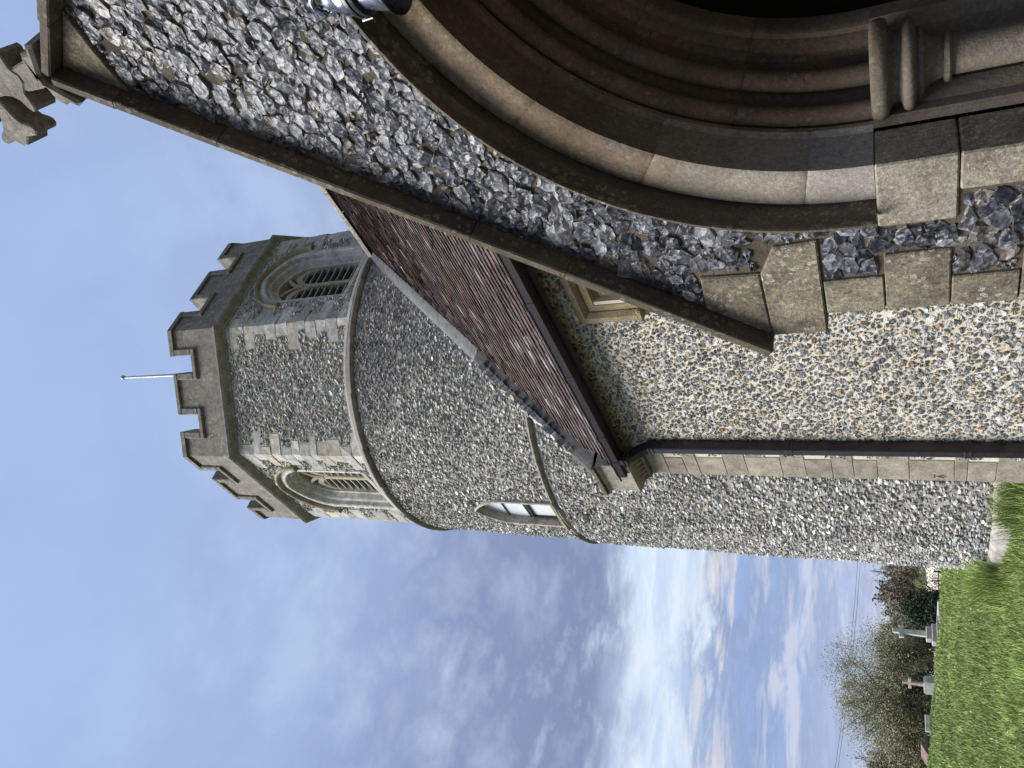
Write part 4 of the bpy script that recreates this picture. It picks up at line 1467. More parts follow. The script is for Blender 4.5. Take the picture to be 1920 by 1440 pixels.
        arch_sweep([(-0.012, -0.006), (0.04, -0.006), (0.055, 0.01), (0.06, 0.075), (0.075, 0.085), (0.10, 0.085), (0.115, 0.10), (0.15, 0.19), (0.17, 0.20), (0.185, 0.20), (0.19, 0.34)], M['stone_tower'], 'moulded_jamb', smooth=False)
        arch_sweep([(-0.135, 0.02), (-0.135, -0.05), (-0.122, -0.065), (-0.10, -0.068), (-0.075, -0.05), (-0.055, -0.015), (-0.05, 0.02)], M['stone_trim'], 'hood_mould', foot=ZS + 0.06, closed=True)
        for s in (-1, 1):
            V, F = prism([(t0 + s * 0.645, ZS - 0.02), (t0 + s * 0.745, ZS - 0.02), (t0 + s * 0.745, ZS + 0.08), (t0 + s * 0.645, ZS + 0.08)], f, -0.075, 0.02, 0.015)
            obj('hood_stop', V, F, M['stone_trim'], win)
        w = W0 - 0.185
        c = (HH * HH - W0 * W0) / (2 * W0)
        r = w + c
        h2 = math.sqrt(r * r - c * c)
        # mullion and the two bars that branch from it
        V, F = prism([(t0 - 0.042, ZB), (t0 + 0.042, ZB), (t0 + 0.042, ZS), (t0 - 0.042, ZS)], f, 0.215, 0.34, 0.015)
        obj('mullion', V, F, M['stone_window'], win)
        for s in (-1, 1):
            # right-hand arc of the main arch shifted to spring from the mullion
            aa = np.linspace(0, 1.05, 12)
            path = [(s * (r * math.cos(a) - r), ZS + r * math.sin(a)) for a in aa]
            path = [p for p in path if abs(p[0]) < w * 0.98]
            sec = [(-0.032, 0.22), (-0.032, 0.33), (0.032, 0.33), (0.032, 0.22), (0.0, 0.20)]
            R = []
            for i, (x, z) in enumerate(path):
                a = aa[i]
                nx, nz = s * math.cos(a), math.sin(a)
                P = np.array([(t0 + x + nx * o, z + nz * o) for o, d in sec])
                R.append(f(P, np.array([d for o, d in sec])))
            V, F = sweep(np.array(R), True, True)
            obj('tracery_bar', V, F, M['stone_window'], win)
            # cusped head of each light
            cx = t0 + s * 0.225
            hw_ = 0.185
            ao = parch(hw_ + 0.02, ZS - 0.02, 0.33, 8, cx, ZS - 0.12)
            ai = parch(hw_ - 0.03, ZS - 0.06, 0.22, 8, cx, ZS - 0.12)
            V, F = prism(ao + ai[::-1], f, 0.235, 0.30, 0.01)
            obj('light_head', V, F, M['stone_window'], win)
            for k in range(10):
                z = ZB + 0.07 + k * 0.148
                def half(zz):
                    q = zz - ZS
                    return w if q <= 0 else max(0.0, math.sqrt(max(r * r - q * q, 0)) - c)
                x1 = min(w, half(z + 0.03)) + 0.01
                if x1 < 0.10:
                    continue
                xa, xb = t0 + s * 0.02, t0 + s * x1
                P = np.array([(xa, 0), (xb, 0)])
                V = []
                for (zz, d) in ((z, 0.245), (z + 0.020, 0.245), (z + 0.150, 0.44), (z + 0.130, 0.44)):
                    for x in (xa, xb):
                        V.append(f(np.array([[x, zz]]), d)[0])
                obj('louvre', V, [np.array([[0, 1, 3, 2], [2, 3, 5, 4], [4, 5, 7, 6], [6, 7, 1, 0], [0, 2, 4, 6], [1, 7, 5, 3]])], M['louvre'], win, col=tint(0.75, 1.15))
        V, F = prism([(t0 - 0.6, ZB - 0.05), (t0 + 0.6, ZB - 0.05), (t0 + 0.6, 9.9), (t0 - 0.6, 9.9)], f, 0.62, 0.64)  # near-black sheet added for the shade behind the louvres
        obj('dark_backing_sheet', V, F, M['void'], win)

    # --- corner stones
    qrect = []
    for cdeg in (-157.5, -112.5, -67.5, -22.5, 22.5, 67.5):
        z = 7.43
        i = 0
        while z < 10.09:
            h = min(rs.uniform(0.15, 0.27), 10.10 - z)
            la, lb = (0.38, 0.18) if i % 2 else (0.18, 0.38)
            la *= rs.uniform(0.6, 1.2)
            lb *= rs.uniform(0.6, 1.2)
            pa = math.radians(cdeg - 22.5)
            pb = math.radians(cdeg + 22.5)
            Aa = AP + 0.006
            T = Aa * T225
            fa, fb = fm(pa, Aa, False), fm(pb, Aa, False)
            ring = lambda zz, dd: np.array([fa(np.array([[T - la, zz]]), dd)[0], fa(np.array([[T - 0.0, zz]]), dd)[0] if dd == 0 else fa(np.array([[(Aa - dd) * T225, zz]]), dd)[0], fb(np.array([[-T + lb, zz]]), dd)[0]])
            o0, o1, i0, i1 = ring(z + 0.004, 0), ring(z + h - 0.004, 0), ring(z + 0.004, 0.12), ring(z + h - 0.004, 0.12)
            V = np.concatenate([o0, o1, i0, i1]) + rs.uniform(-0.009, 0.009, (12, 3)) * (1, 1, 1.3)
            F = [np.array([[0, 1, 4, 3], [1, 2, 5, 4], [3, 4, 10, 9], [4, 5, 11, 10], [0, 6, 7, 1], [1, 7, 8, 2], [0, 3, 9, 6], [2, 8, 11, 5]])]
            cc = np.array([(1, 1, 1), (1.0, 0.95, 0.85), (0.85, 0.86, 0.88), (1.1, 1.1, 1.1)][rs.randint(4)]) * rs.uniform(0.8, 1.12)
            obj('quoin_stone', V, F, M['stone_tower'], tower, col=cc)
            qrect.append((cdeg, z, z + h, la, lb))
            z += h
            i += 1

    # --- string under the parapet and the battlements
    for k in range(8):
        phi = math.radians(-180 + 45 * k)
        R = []
        for s in (-1, 1):
            row = []
            for a_, z in ((2.50, 10.085), (2.585, 10.088), (2.60, 10.10), (2.615, 10.125), (2.66, 10.15), (2.70, 10.175), (2.722, 10.21), (2.722, 10.235), (2.66, 10.262), (2.55, 10.27)):
                n_ = np.array([math.cos(phi), math.sin(phi)])
                t_ = np.array([-n_[1], n_[0]])
                xy = TC + n_ * a_ + t_ * s * a_ * T225
                row.append((xy[0], xy[1], z))
            R.append(row)
        V, F = sweep(np.array(R))
        obj('parapet_string', V, F, M['stone_string'], tower, col=tint(0.95, 1.1))
        a = 2.658
        f = fm(phi, a)
        T = a * T225
        c0, c1, zsill, ztop = 0.335, 0.700, 10.80, 11.30
        V, F = prism([(-T, 10.22), (T, 10.22), (T, zsill), (-T, zsill)], f, 0.0, 0.24)
        obj('parapet_wall', V, F, M['stone_parapet'], tower)
        V, F = prism([(-c0, zsill), (c0, zsill), (c0, ztop), (-c0, ztop)], f, 0.0, 0.24)
        m = obj('merlon', V, F, M['stone_parapet'], tower, col=tint(0.9, 1.1))
        PR = -0.045
        for (x0, x1, z0, z1) in ((-c0 - 0.03, c0 + 0.03, ztop - 0.005, ztop + 0.095), (-c0 - 0.031, -c0 + 0.085, zsill + 0.09, ztop - 0.006), (c0 - 0.085, c0 + 0.031, zsill + 0.09, ztop - 0.006)):
            V, F = prism([(x0, z0), (x1, z0), (x1, z1), (x0, z1)], f, PR, 0.285, 0.014)
            obj('coping_stone', V, F, M['stone_parapet'], m, col=tint(0.8, 1.0))
        for s in (-1, 1):
            x0, x1 = sorted((s * (c0 - 0.085), s * (c1 + 0.085)))
            V, F = prism([(x0, zsill - 0.01), (x1, zsill - 0.01), (x1, zsill + 0.088), (x0, zsill + 0.088)], f, PR - 0.003, 0.29, 0.014)
            obj('sill_stone', V, F, M['stone_parapet'], tower, col=tint(0.8, 1.0))
    for k in range(8):
        # corner merlons wrap round each angle
        pa, pb = math.radians(-180 + 45 * k), math.radians(-135 + 45 * k)
        mb, cp = MB(), None
        parts = []
        for phi, s in ((pa, 1), (pb, -1)):
            a = 2.658
            f = fm(phi, a)
            T = a * T225
            mb.add(*prism([(s * c1, zsill), (s * T, zsill), (s * T, ztop), (s * c1, ztop)], f, 0.0, 0.24))
        m = mb.build('merlon', M['stone_parapet'], tower)
        for phi, s in ((pa, 1), (pb, -1)):
            a = 2.658 + 0.045
            f = fm(phi, a)
            T = a * T225
            V, F = prism([(s * (c1 - 0.03), ztop - 0.005), (s * T, ztop - 0.005), (s * T, ztop + 0.095), (s * (c1 - 0.03), ztop + 0.095)], f, 0.0, 0.33, 0)
            obj('coping_stone', V, F, M['stone_parapet'], m, col=tint(0.85, 0.95))
            V, F = prism([(s * (c1 - 0.031), zsill + 0.09), (s * (c1 + 0.085), zsill + 0.09), (s * (c1 + 0.085), ztop - 0.006), (s * (c1 - 0.031), ztop - 0.006)], f, 0.0, 0.33, 0.014)
            obj('coping_stone', V, F, M['stone_parapet'], m, col=tint(0.85, 0.95))

    # --- flints: round stage and octagon together, the largest in view as single stones
    rnd = np.random.RandomState(77)
    RR = 2.86

    def inside_c(p):
        s, z = p[..., 0], p[..., 1]
        ok = (z > -0.735) & (z < 7.235) & ~((z > 4.335) & (z < 4.47))
        ok &= ~((np.abs(s - ac * RR) < 0.318) & (z > 4.39) & (z < 5.20 + 0.63 * np.sqrt(np.maximum(0, 1.0 - np.abs(s - ac * RR) / 0.318))))
        return ok
    C, O = cells(RR * math.radians(-150), RR * math.radians(38), -0.8, 7.3, 0.066, 0.036, 7, rnd, jit=0.48, drop=0.10, gap=0.003, soft=0.15, var=0.55)
    C, O = clip_cells(C, O, inside_c)
    inner = (C[:, 0] / RR > math.radians(-28)) & (C[:, 1] < 5.0)
    C, O = C[~inner], O[~inner]
    O *= rnd.uniform(0.80, 1.06, (len(C), 1, 1))
    V1, F1, C1 = stones(C, O, cyl(RR), rnd, FLINT['tower'], h=(0.006, 0.024), sink=0.015, tilt=0.30, rings=2, rim=(0.27, 0.25, 0.22), rim_amt=0.6, rough=0.007, top=0.88)
    # pale lime left where an older, steeper roof once met the tower; a patch of grey render above it
    sc = np.array([(-0.15, 7.2), (-0.337, 6.995), (-0.753, 6.471), (-1.089, 6.072), (-1.632, 5.487), (-2.019, 5.027), (-2.426, 4.62), (-2.75, 4.44), (-3.146, 4.20), (-3.476, 3.893)])
    zl = np.interp(-C[:, 0], -sc[:, 0], sc[:, 1])
    dist = np.abs(C[:, 1] - zl - 0.03) * 0.65
    wgt = np.clip(1.25 - dist / (0.10 + 0.05 * np.sin(C[:, 0] * 9)), 0, 1) * (C[:, 0] > -3.6) * rnd.uniform(0.35, 1.0, len(C))
    C1[..., :3] = C1[..., :3] * (1 - wgt[:, None, None]) + np.array((0.55, 0.55, 0.54)) * wgt[:, None, None]
    streak = np.clip(np.sin(C[:, 0] * 11) + np.sin(C[:, 0] * 23 + 1) + 0.4 + rnd.normal(0, 0.4, len(C)), 0, 1.6)
    for ze, ln in ((7.2, 0.9), (4.33, 1.1), (0.2, 1.0)):
        k = np.clip(1 - (ze - C[:, 1]) / ln, 0, 1) * (C[:, 1] < ze)
        C1[..., :3] *= (1 - 0.26 * k * streak)[:, None, None]
    q = ((C[:, 0] + 2.1) / 0.55) ** 2 + ((C[:, 1] - 6.85) / 0.33) ** 2
    wgt = np.clip(1.6 - q * 0.9, 0, 1) * rnd.uniform(0.3, 0.85, len(C))
    C1[..., :3] = C1[..., :3] * (1 - wgt[:, None, None]) + np.array((0.20, 0.195, 0.215)) * wgt[:, None, None]
    VV, CC = [V1], [C1]
    for deg in (-135, -90, -45, 0, 45):
        f = fm(math.radians(deg), mitre=False)
        T = AP * T225

        def inside_o(p):
            t, z = p[..., 0], p[..., 1]
            ok = (np.abs(t) < T) & (z > 7.45) & (z < 10.08)
            for (cd_, z0, z1, la, lb) in qrect:
                if abs(cd_ - 22.5 - deg) < 1:
                    ok &= ~((t < -T + lb + 0.012) & (z > z0 - 0.012) & (z < z1 + 0.012)) if False else ~((t < -T - 1) & (z > z0))
                if abs((cd_ - 22.5) - deg) < 1:
                    ok &= ~((t > T - la - 0.012) & (z > z0 - 0.008) & (z < z1 + 0.008))
                if abs((cd_ + 22.5) - deg) < 1:
                    ok &= ~((t < -T + lb + 0.012) & (z > z0 - 0.008) & (z < z1 + 0.008))
            if deg in wins:
                t0 = wins[deg][0]
                c = (HH * HH - W0 * W0) / (2 * W0)
                hw_ = np.where(z < ZS, W0 + 0.02, np.sqrt(np.maximum((W0 + c + 0.14) ** 2 - (z - ZS) ** 2, 0)) - c)
                ok &= ~((np.abs(t - t0) < hw_) & (z > ZB - 0.1))
            return ok
        C, O = cells(-T, T, 7.4, 10.15, 0.066, 0.036, 7, rnd, jit=0.47, drop=0.10, gap=0.003, soft=0.15, var=0.55)
        C, O = clip_cells(C, O, inside_o)
        O *= rnd.uniform(0.8, 1.05, (len(C), 1, 1))
        V2, F2, C2 = stones(C, O, lambda s_, t_, h_: f(np.stack(np.broadcast_arrays(s_, t_), -1), -h_), rnd, FLINT['tower'], h=(0.006, 0.026), sink=0.015, tilt=0.3, rings=2, rim=(0.27, 0.25, 0.22), rim_amt=0.6, rough=0.006, top=0.88)
        VV.append(V2)
        CC.append(C2)
    emit('flint', 'small_flints', np.concatenate(VV), F1, np.concatenate(CC), M['flint_tower'], tower, seen_past_nave)


build_tower()

V, F = tube([(-8.50, 7.43, 10.2), (-8.49, 7.43, 13.0), (-8.485, 7.44, 16.36)], [0.045, 0.038, 0.026], 10)
pole = thing('flagpole', 'bare slender pale pole standing above the battlements of the tower', 'flagpole', (-8.5, 7.43, 10.2))
obj('pole', V, F, M['galv'], pole, smooth=True)
V, F = lathe([(0.0, 16.34), (0.045, 16.35), (0.06, 16.39), (0.045, 16.43), (0.0, 16.45)], (-8.485, 7.44), 12)
obj('finial', V, F, M['galv'], pole, smooth=True)

# ------------------------------------------------------------------ churchyard
def at(az, dist, dz=0.0):
    a = math.radians(az)
    x, y = -math.sin(a) * dist, math.cos(a) * dist
    return np.array([x, y, float(ground_z(x, y)) + dz])


def local_box(base, yaw, a, b, bev=0.01, jit=0.0):
    """box given in a frame at base whose x runs across the view (rightwards), y away from the camera"""
    V, F = cbox(a, b, bev, jit)
    return to_world(V, base, yaw), F


def to_world(V, base, yaw):
    c, s = math.cos(yaw), math.sin(yaw)
    V = np.asarray(V, float)
    return np.stack([base[0] + V[:, 0] * c - V[:, 1] * s, base[1] + V[:, 0] * s + V[:, 1] * c, base[2] + V[:, 2]], -1)


def facing(az, turn=0.0):
    return math.radians(az + turn)


def build_graves():
    # tall cross on a stepped plinth
    az, d = 68.4, 28.0
    b = at(az, d)
    y = facing(az, 14)
    g = thing('grave_cross', 'tall pale stone cross on a block plinth near the tower', 'grave cross', b)
    q = [(-0.085, 0.36), (0.085, 0.36), (0.062, 0.93), (0.175, 0.925), (0.175, 1.06), (0.062, 1.055), (0.055, 1.22), (-0.055, 1.22), (-0.062, 1.055), (-0.175, 1.06), (-0.175, 0.925), (-0.062, 0.93)]
    V, F = prism(q, lambda p, dd: np.stack([p[..., 0], np.full(p.shape[:-1], dd), p[..., 1]], -1), -0.06, 0.06, 0.012)
    obj('cross', to_world(V * 1.1, b, y), F, M['stone_grave'], g, col=(1.3, 1.3, 1.25))
    for (w, z0, z1) in ((0.19, 0.22, 0.37), (0.26, 0.10, 0.225)):
        V, F = local_box(b, y, (-w * 1.1, -w * 1.1, z0 * 1.1), (w * 1.1, w * 1.1, z1 * 1.1), 0.025)
        obj('plinth', V, F, M['stone_grave'], g, col=(0.85, 0.85, 0.9))
    V, F = local_box(b, y, (-0.34, -0.34, -0.15), (0.34, 0.34, 0.115), 0.02)
    obj('step', V, F, M['stone_grave'], g, col=(0.9, 0.9, 0.95))
    k = thing('kerb_set', 'low pale stone kerb round a grave plot at the tall cross', 'grave kerb', b)
    for (a, c) in (((-0.75, -0.55, -0.15), (0.85, -0.45, 0.045)), ((-0.75, 0.9, -0.15), (0.85, 1.0, 0.07)), ((-0.85, -0.55, -0.15), (-0.76, 1.0, 0.055)), ((0.86, -0.55, -0.15), (0.95, 1.0, 0.055))):
        V, F = local_box(b, y, a, c, 0.015)
        obj('kerb_stone', V, F, M['stone_grave'], k, col=(1.15, 1.15, 1.15))
    # shorter cross on a squared base
    az, d = 71.5, 29.0
    b = at(az, d)
    y = facing(az, -30)
    g = thing('grave_cross', 'shorter pinkish stone cross on a square lichened base before the leafy tree', 'grave cross', b)
    q = [(-0.045, 0.33), (0.045, 0.33), (0.036, 0.66), (0.16, 0.655), (0.16, 0.745), (0.036, 0.74), (0.034, 0.89), (-0.034, 0.89), (-0.036, 0.74), (-0.16, 0.745), (-0.16, 0.655), (-0.036, 0.66)]
    V, F = prism(q, lambda p, dd: np.stack([p[..., 0], np.full(p.shape[:-1], dd), p[..., 1]], -1), -0.045, 0.045, 0.01)
    obj('cross', to_world(V * 1.12, b, y), F, M['stone_grave'], g, col=(1.2, 1.0, 0.9))
    q = [(-0.19, -0.15), (0.19, -0.15), (0.19, 0.28), (0.15, 0.35), (-0.15, 0.35), (-0.19, 0.28)]
    V, F = prism(q, lambda p, dd: np.stack([p[..., 0], np.full(p.shape[:-1], dd), p[..., 1]], -1), -0.18, 0.18, 0.015)
    obj('plinth', to_world(V * 1.12, b, y), F, M['stone_grave'], g, col=(1.1, 1.1, 1.1))
    # square white headstone with a sunk panel
    az, d = 73.75, 29.0
    b = at(az, d)
    y = facing(az, 8)
    g = thing('headstone', 'square white headstone with a sunken grey panel', 'headstone', b)
    V, F = local_box(b, y, (-0.25, -0.05, -0.15), (0.25, 0.06, 0.29), 0.012)
    obj('slab', V, F, M['stone_grave'], g, col=(1.45, 1.5, 1.55))
    V, F = local_box(b, y, (-0.17, -0.056, -0.02), (0.12, -0.045, 0.17), 0.004)
    obj('panel', V, F, M['stone_grave'], g, col=(0.5, 0.52, 0.55))
    # small items along the edge of the lawn
    b = at(65.9, 28.5)
    y = facing(65.9)
    V, F = local_box(b, y, (-0.17, -0.04, -0.15), (0.17, 0.04, 0.15), 0.02)
    tag(obj('headstone', V, F, M['stone_grave'], col=(0.34, 0.33, 0.36)), 'low dark grey headstone beside the tower wall', 'headstone')
    b = at(66.65, 31)
    V, F = tube([b + (0, 0, -0.3), b + (0, 0, 0.16), b + (0.01, 0, 0.36)], 0.022, 7)
    tag(obj('post', V, F, M['bark']), 'thin dark wooden post standing behind the lawn edge', 'post')
    b = at(70.05, 28)
    y = facing(70, 20)
    V, F = local_box(b, y, (-0.26, -0.3, -0.1), (0.24, 0.4, 0.055), 0.015)
    V[:, 2] += (V[:, 0] - b[0]) * 0.10
    tag(obj('ledger_slab', V, F, M['stone_grave'], col=(1.5, 1.55, 1.65)), 'bright white flat slab lying at the edge of the lawn', 'grave slab')
    b = at(70.75, 29.5)
    q = [(-0.11, -0.15), (0.11, -0.15), (0.11, 0.09), (0.05, 0.14), (-0.05, 0.14), (-0.11, 0.09)]
    V, F = prism(q, lambda p, dd: np.stack([p[..., 0], np.full(p.shape[:-1], dd), p[..., 1]], -1), -0.04, 0.04, 0.012)
    tag(obj('headstone', to_world(V, b, facing(70.7)), F, M['stone_grave'], col=(0.78, 0.55, 0.5)), 'small reddish headstone beside the shorter cross', 'headstone')
    b = at(75.3, 29.5)
    g = thing('coped_tomb', 'low tomb with a brown roof shaped lid at the lawn edge', 'tomb', b)
    y = facing(75.3, 25)
    V, F = local_box(b, y, (-0.33, -0.35, -0.2), (0.33, 0.35, 0.07), 0.02)
    obj('chest', V, F, M['stone_grave'], g, col=(0.6, 0.58, 0.56))
    q = [(-0.38, 0.07), (0.38, 0.07), (0.04, 0.27), (-0.04, 0.27)]
    V, F = prism(q, lambda p, dd: np.stack([p[..., 0], np.full(p.shape[:-1], dd), p[..., 1]], -1), -0.45, 0.45, 0.01)
    obj('lid', to_world(V, b, y), F, M['stone_grave'], g, col=(0.45, 0.34, 0.30))
    for (az, d, w, l, c, lab) in ((67.05, 9.1, 0.15, 0.17, (0.6, 0.62, 0.66), 'grey flat stone sunk in the grass beside the tower foot'), (67.8, 11.4, 0.09, 0.14, (0.45, 0.45, 0.44), 'small mossy flat stone in the middle of the lawn'), (73.9, 11.9, 0.08, 0.12, (0.4, 0.4, 0.38), 'tiny grey flat stone in the grass before the white headstone')):
        b = at(az, d)
        V, F = local_box(b, facing(az, 12), (-w, -l, -0.08), (w, l, 0.030), 0.012, 0.004)
        tag(obj('ledger_stone', V, F, M['stone_grave'], col=c), lab, 'flat stone')


build_graves()


def blades(n, az0, az1, d0, d1, hmin, hmax, name, seed, power=1.0, ring=None):
    rnd = np.random.RandomState(seed)
    if ring is None:
        az = np.radians(rnd.uniform(az0, az1, n))
        d = d0 * (d1 / d0) ** (rnd.rand(n) ** power)
        x, y = -np.sin(az) * d, np.cos(az) * d
    else:
        a = np.radians(rnd.uniform(ring[0], ring[1], n))
        r = ring[2] + np.abs(rnd.normal(0, ring[3], n))
        x, y = TC[0] + r * np.cos(a), TC[1] + r * np.sin(a)
        d = np.hypot(x, y)
    clump = 0.5 + 0.30 * np.sin(x * 3.1 + 1.7 * np.sin(y * 2.3)) * np.sin(y * 2.9 + 1.3 * np.sin(x * 1.9)) + 0.2 * np.sin(x * 0.9 + 2.2 * np.sin(y * 0.8)) * np.sin(y * 1.3 + 0.5)
    keep = np.hypot(x - TC[0], y - TC[1]) > 2.9
    keep &= ~((x > NX) & (y > NY - 0.05))
    x, y, d, clump = x[keep], y[keep], d[keep], clump[keep]
    n = len(x)
    z = ground_z(x, y)
    h = rnd.uniform(hmin, hmax, n) * (0.55 + 0.7 * clump)
    w = 0.0035 * np.maximum(1.0, d / 9.0) * rnd.uniform(0.8, 1.6, n)
    t = rnd.uniform(0, 2 * PI, n)
    lean = rnd.uniform(0.1, 0.75, n) * h
    la = rnd.uniform(0, 2 * PI, n)
    dx, dy = np.cos(t) * w, np.sin(t) * w
    lx, ly = np.cos(la) * lean, np.sin(la) * lean
    V = np.zeros((n, 5, 3))
    V[:, 0] = np.stack([x - dx, y - dy, z - 0.01], 1)
    V[:, 1] = np.stack([x + dx, y + dy, z - 0.01], 1)
    V[:, 2] = np.stack([x - dx * 0.7 + lx * 0.35, y - dy * 0.7 + ly * 0.35, z + h * 0.6], 1)
    V[:, 3] = np.stack([x + dx * 0.7 + lx * 0.35, y + dy * 0.7 + ly * 0.35, z + h * 0.6], 1)
    V[:, 4] = np.stack([x + lx, y + ly, z + h], 1)
    pal = np.array([(0.215, 0.30, 0.085), (0.275, 0.36, 0.11), (0.145, 0.21, 0.06), (0.33, 0.385, 0.145), (0.34, 0.32, 0.17)])
    c = pal[rnd.choice(5, n, p=(0.34, 0.3, 0.2, 0.11, 0.05))] * rnd.uniform(0.75, 1.3, (n, 1)) * (0.75 + 0.5 * clump[:, None])
    C = np.ones((n, 5, 4))
    C[..., :3] = c[:, None]
    o = np.arange(n)[:, None] * 5
    obj(name, V.reshape(-1, 3), [np.array([[0, 1, 3, 2]]) + o, np.array([[2, 3, 4]]) + o], M['blade'], col=C.reshape(-1, 4), kind='stuff')


blades(150000, 56, 79, 6.5, 34, 0.05, 0.11, 'grass', 3, 0.85)
blades(6000, 0, 0, 0, 0, 0.06, 0.17, 'grass', 4, ring=(-150, -30, 2.97, 0.14))


blades(1500, 0, 0, 0, 0, 0.25, 0.48, 'grass', 6, ring=(-112, -98, 3.0, 0.13))
blades(700, 0, 0, 0, 0, 0.22, 0.42, 'grass', 8, ring=(-78, -66, 2.98, 0.10))
rnd = np.random.RandomState(15)
mb = MB()
for k in range(24):
    a_, d_ = rnd.uniform(59, 77), rnd.uniform(7.5, 22)
    p = at(a_, d_, 0.085)
    if math.hypot(p[0] - TC[0], p[1] - TC[1]) < 3.1 or (p[0] > NX and p[1] > NY - 0.1):
        continue
    r_ = 0.011 * max(1, d_ / 9)
    th = np.linspace(0, 2 * PI, 7)[:-1]
    V = np.concatenate([[p + (0, 0, 0.006)], p + np.stack([np.cos(th) * r_, np.sin(th) * r_, 0 * th], 1), [p - (0, 0, 0.09)]])
    F = [np.array([[0, 1 + i, 1 + (i + 1) % 6] for i in range(6)] + [[7, 1 + i, 1 + (i + 1) % 6] for i in range(0, 6, 3)])]
    mb.add(V, F, (0.8, 0.8, 0.76))
mb.build('daisies', M['blade'], kind='stuff')


# ------------------------------------------------------------------ trees and hedges
def leaf_cloud(P, size, pal, rnd, spread):
    """small folded leaves scattered about points P"""
    n = len(P)
    c = P + rnd.normal(0, 1, (n, 3)) * spread
    a = rnd.normal(0, 1, (n, 3))
    a /= np.linalg.norm(a, axis=1)[:, None]
    b = np.cross(a, rnd.normal(0, 1, (n, 3)))
    b /= np.linalg.norm(b, axis=1)[:, None]
    s = size * rnd.uniform(0.6, 1.4, (n, 1))
    V = np.stack([c - a * s, c + b * s * 0.42, c + a * s, c - b * s * 0.42], 1)
    col = np.array(pal)[rnd.randint(len(pal), size=n)] * rnd.uniform(0.6, 1.45, (n, 1))
    C = np.ones((n, 4, 4))
    C[..., :3] = col[:, None]
    o = np.arange(n)[:, None] * 4
    return V.reshape(-1, 3), [np.array([[0, 1, 2, 3]]) + o], C.reshape(-1, 4)


def grow(base, height, rnd, spread=0.5, levels=5, first=0.3, upw=0.25, kids=(3, 4), ratio=0.72, r0=None, trunks=1, droop=0.0):
    """branch skeleton: list of (points, radii, level); tips"""
    segs, tips = [], []
    r0 = r0 or height * 0.03

    def rec(p, d, ln, r, lv):
        pts = [p]
        k = 4
        dd = d.copy()
        for i in range(k):
            dd = dd + rnd.normal(0, 0.13, 3) + np.array([0, 0, upw * 0.15 - droop * lv * 0.05])
            dd /= np.linalg.norm(dd)
            pts.append(pts[-1] + dd * ln / k)
        r1 = r * 0.6
        segs.append((np.array(pts), np.linspace(r, r1, k + 1), lv))
        if lv >= levels:
            tips.extend(pts[1:])
            return
        for j in range(rnd.randint(kids[0], kids[1] + 1)):
            q = pts[rnd.randint(2, k + 1)] if j else pts[-1]
            nd = dd + rnd.normal(0, spread, 3) + np.array([0, 0, upw])
            nd /= np.linalg.norm(nd)
            rec(q, nd, ln * ratio * rnd.uniform(0.8, 1.2), r1 * rnd.uniform(0.7, 0.95), lv + 1)
    for t in range(trunks):
        d = np.array([0, 0, 1.0]) + rnd.normal(0, 0.12 if trunks == 1 else 0.35, 3)
        rec(np.asarray(base, float) + (rnd.normal(0, 0.1 * (trunks > 1), 3) * (1, 1, 0)), d / np.linalg.norm(d), height * first, r0, 0)
    return segs, np.array(tips)


def fit(segs, tips, base, half_w, top):
    """scale the skeleton so that the crown has the wanted half width and height"""
    base = np.asarray(base, float)
    q = tips - base
    mid = np.array([*np.median(q[:, :2], axis=0), 0.0])
    q = q - mid * np.clip(q[:, 2:3] / np.percentile(q[:, 2], 60), 0, 1)
    kz = top / np.percentile(q[:, 2], 99)
    kr = half_w / np.percentile(np.hypot(q[:, 0], q[:, 1]), 97)
    k = np.array([kr, kr, kz])
    h60 = np.percentile((tips - base)[:, 2], 60)
    return [(((p - base) - mid * np.clip((p - base)[:, 2:3] / h60, 0, 1)) * k + base, r, l) for p, r, l in segs], q * k + base


def tree(name, label, cat, base, half_w, top, seed, leaves, size, pal, twigs=0.012, group=None, levels=5, trunks=1, spread=0.5, first=0.3, droop=0.0, r0=None, leafspread=0.12, upw=0.25, bark=None, minr=0.006, dome=0.0, skel=1.0):
    rnd = np.random.RandomState(seed)
    segs, tips = grow(base, top, rnd, spread, levels, first, upw, trunks=trunks, droop=droop, r0=r0)
    segs, tips = fit(segs, tips, base, half_w * skel, top * skel)
    t = thing(name, label, cat, base, group)
    big, fine = MB(), MB()
    for p, r, l in segs:
        V, F = tube(p, np.maximum(r, minr), 6 if l < 2 else 3, False)
        (big if l < 2 else fine).add(V, F, bark)
    big.build('trunk', M['bark'], t, smooth=True)
    if fine.n:
        fine.build('branches', M['bark'], t, kind='stuff')
    if leaves:
        P = tips[rnd.randint(len(tips), size=leaves)]
        if dome:
            k = int(leaves * dome)
            u_ = rnd.normal(0, 1, (k, 3))
            u_ /= np.linalg.norm(u_, axis=1)[:, None]
            u_[:, 2] = np.abs(u_[:, 2]) * 1.0 - 0.25
            rr_ = rnd.rand(k, 1) ** 0.30
            lump = 1 + 0.10 * np.sin(u_[:, 0:1] * 5 + 1) * np.sin(u_[:, 1:2] * 6) + 0.08 * np.sin(u_[:, 2:3] * 9 + u_[:, 0:1] * 7)
            D = np.asarray(base, float) + np.array([0, 0, top * 0.42]) + u_ * rr_ * lump * np.array([half_w, half_w, top * 0.77])
            gap = np.sin(D[:, 0] * 4.1 + 1.3 * np.sin(D[:, 2] * 2.7)) * np.sin(D[:, 1] * 3.7 + D[:, 2]) * np.sin(D[:, 2] * 4.6 + 0.8 * D[:, 0])
            ok_ = gap + rnd.normal(0, 0.22, k) > -0.10
            P[:k][ok_] = D[ok_]
        V, F, C = leaf_cloud(P, size, pal, rnd, leafspread)
        obj('crown', V, F, M['leaf'], t, col=C, kind='stuff')
    return t


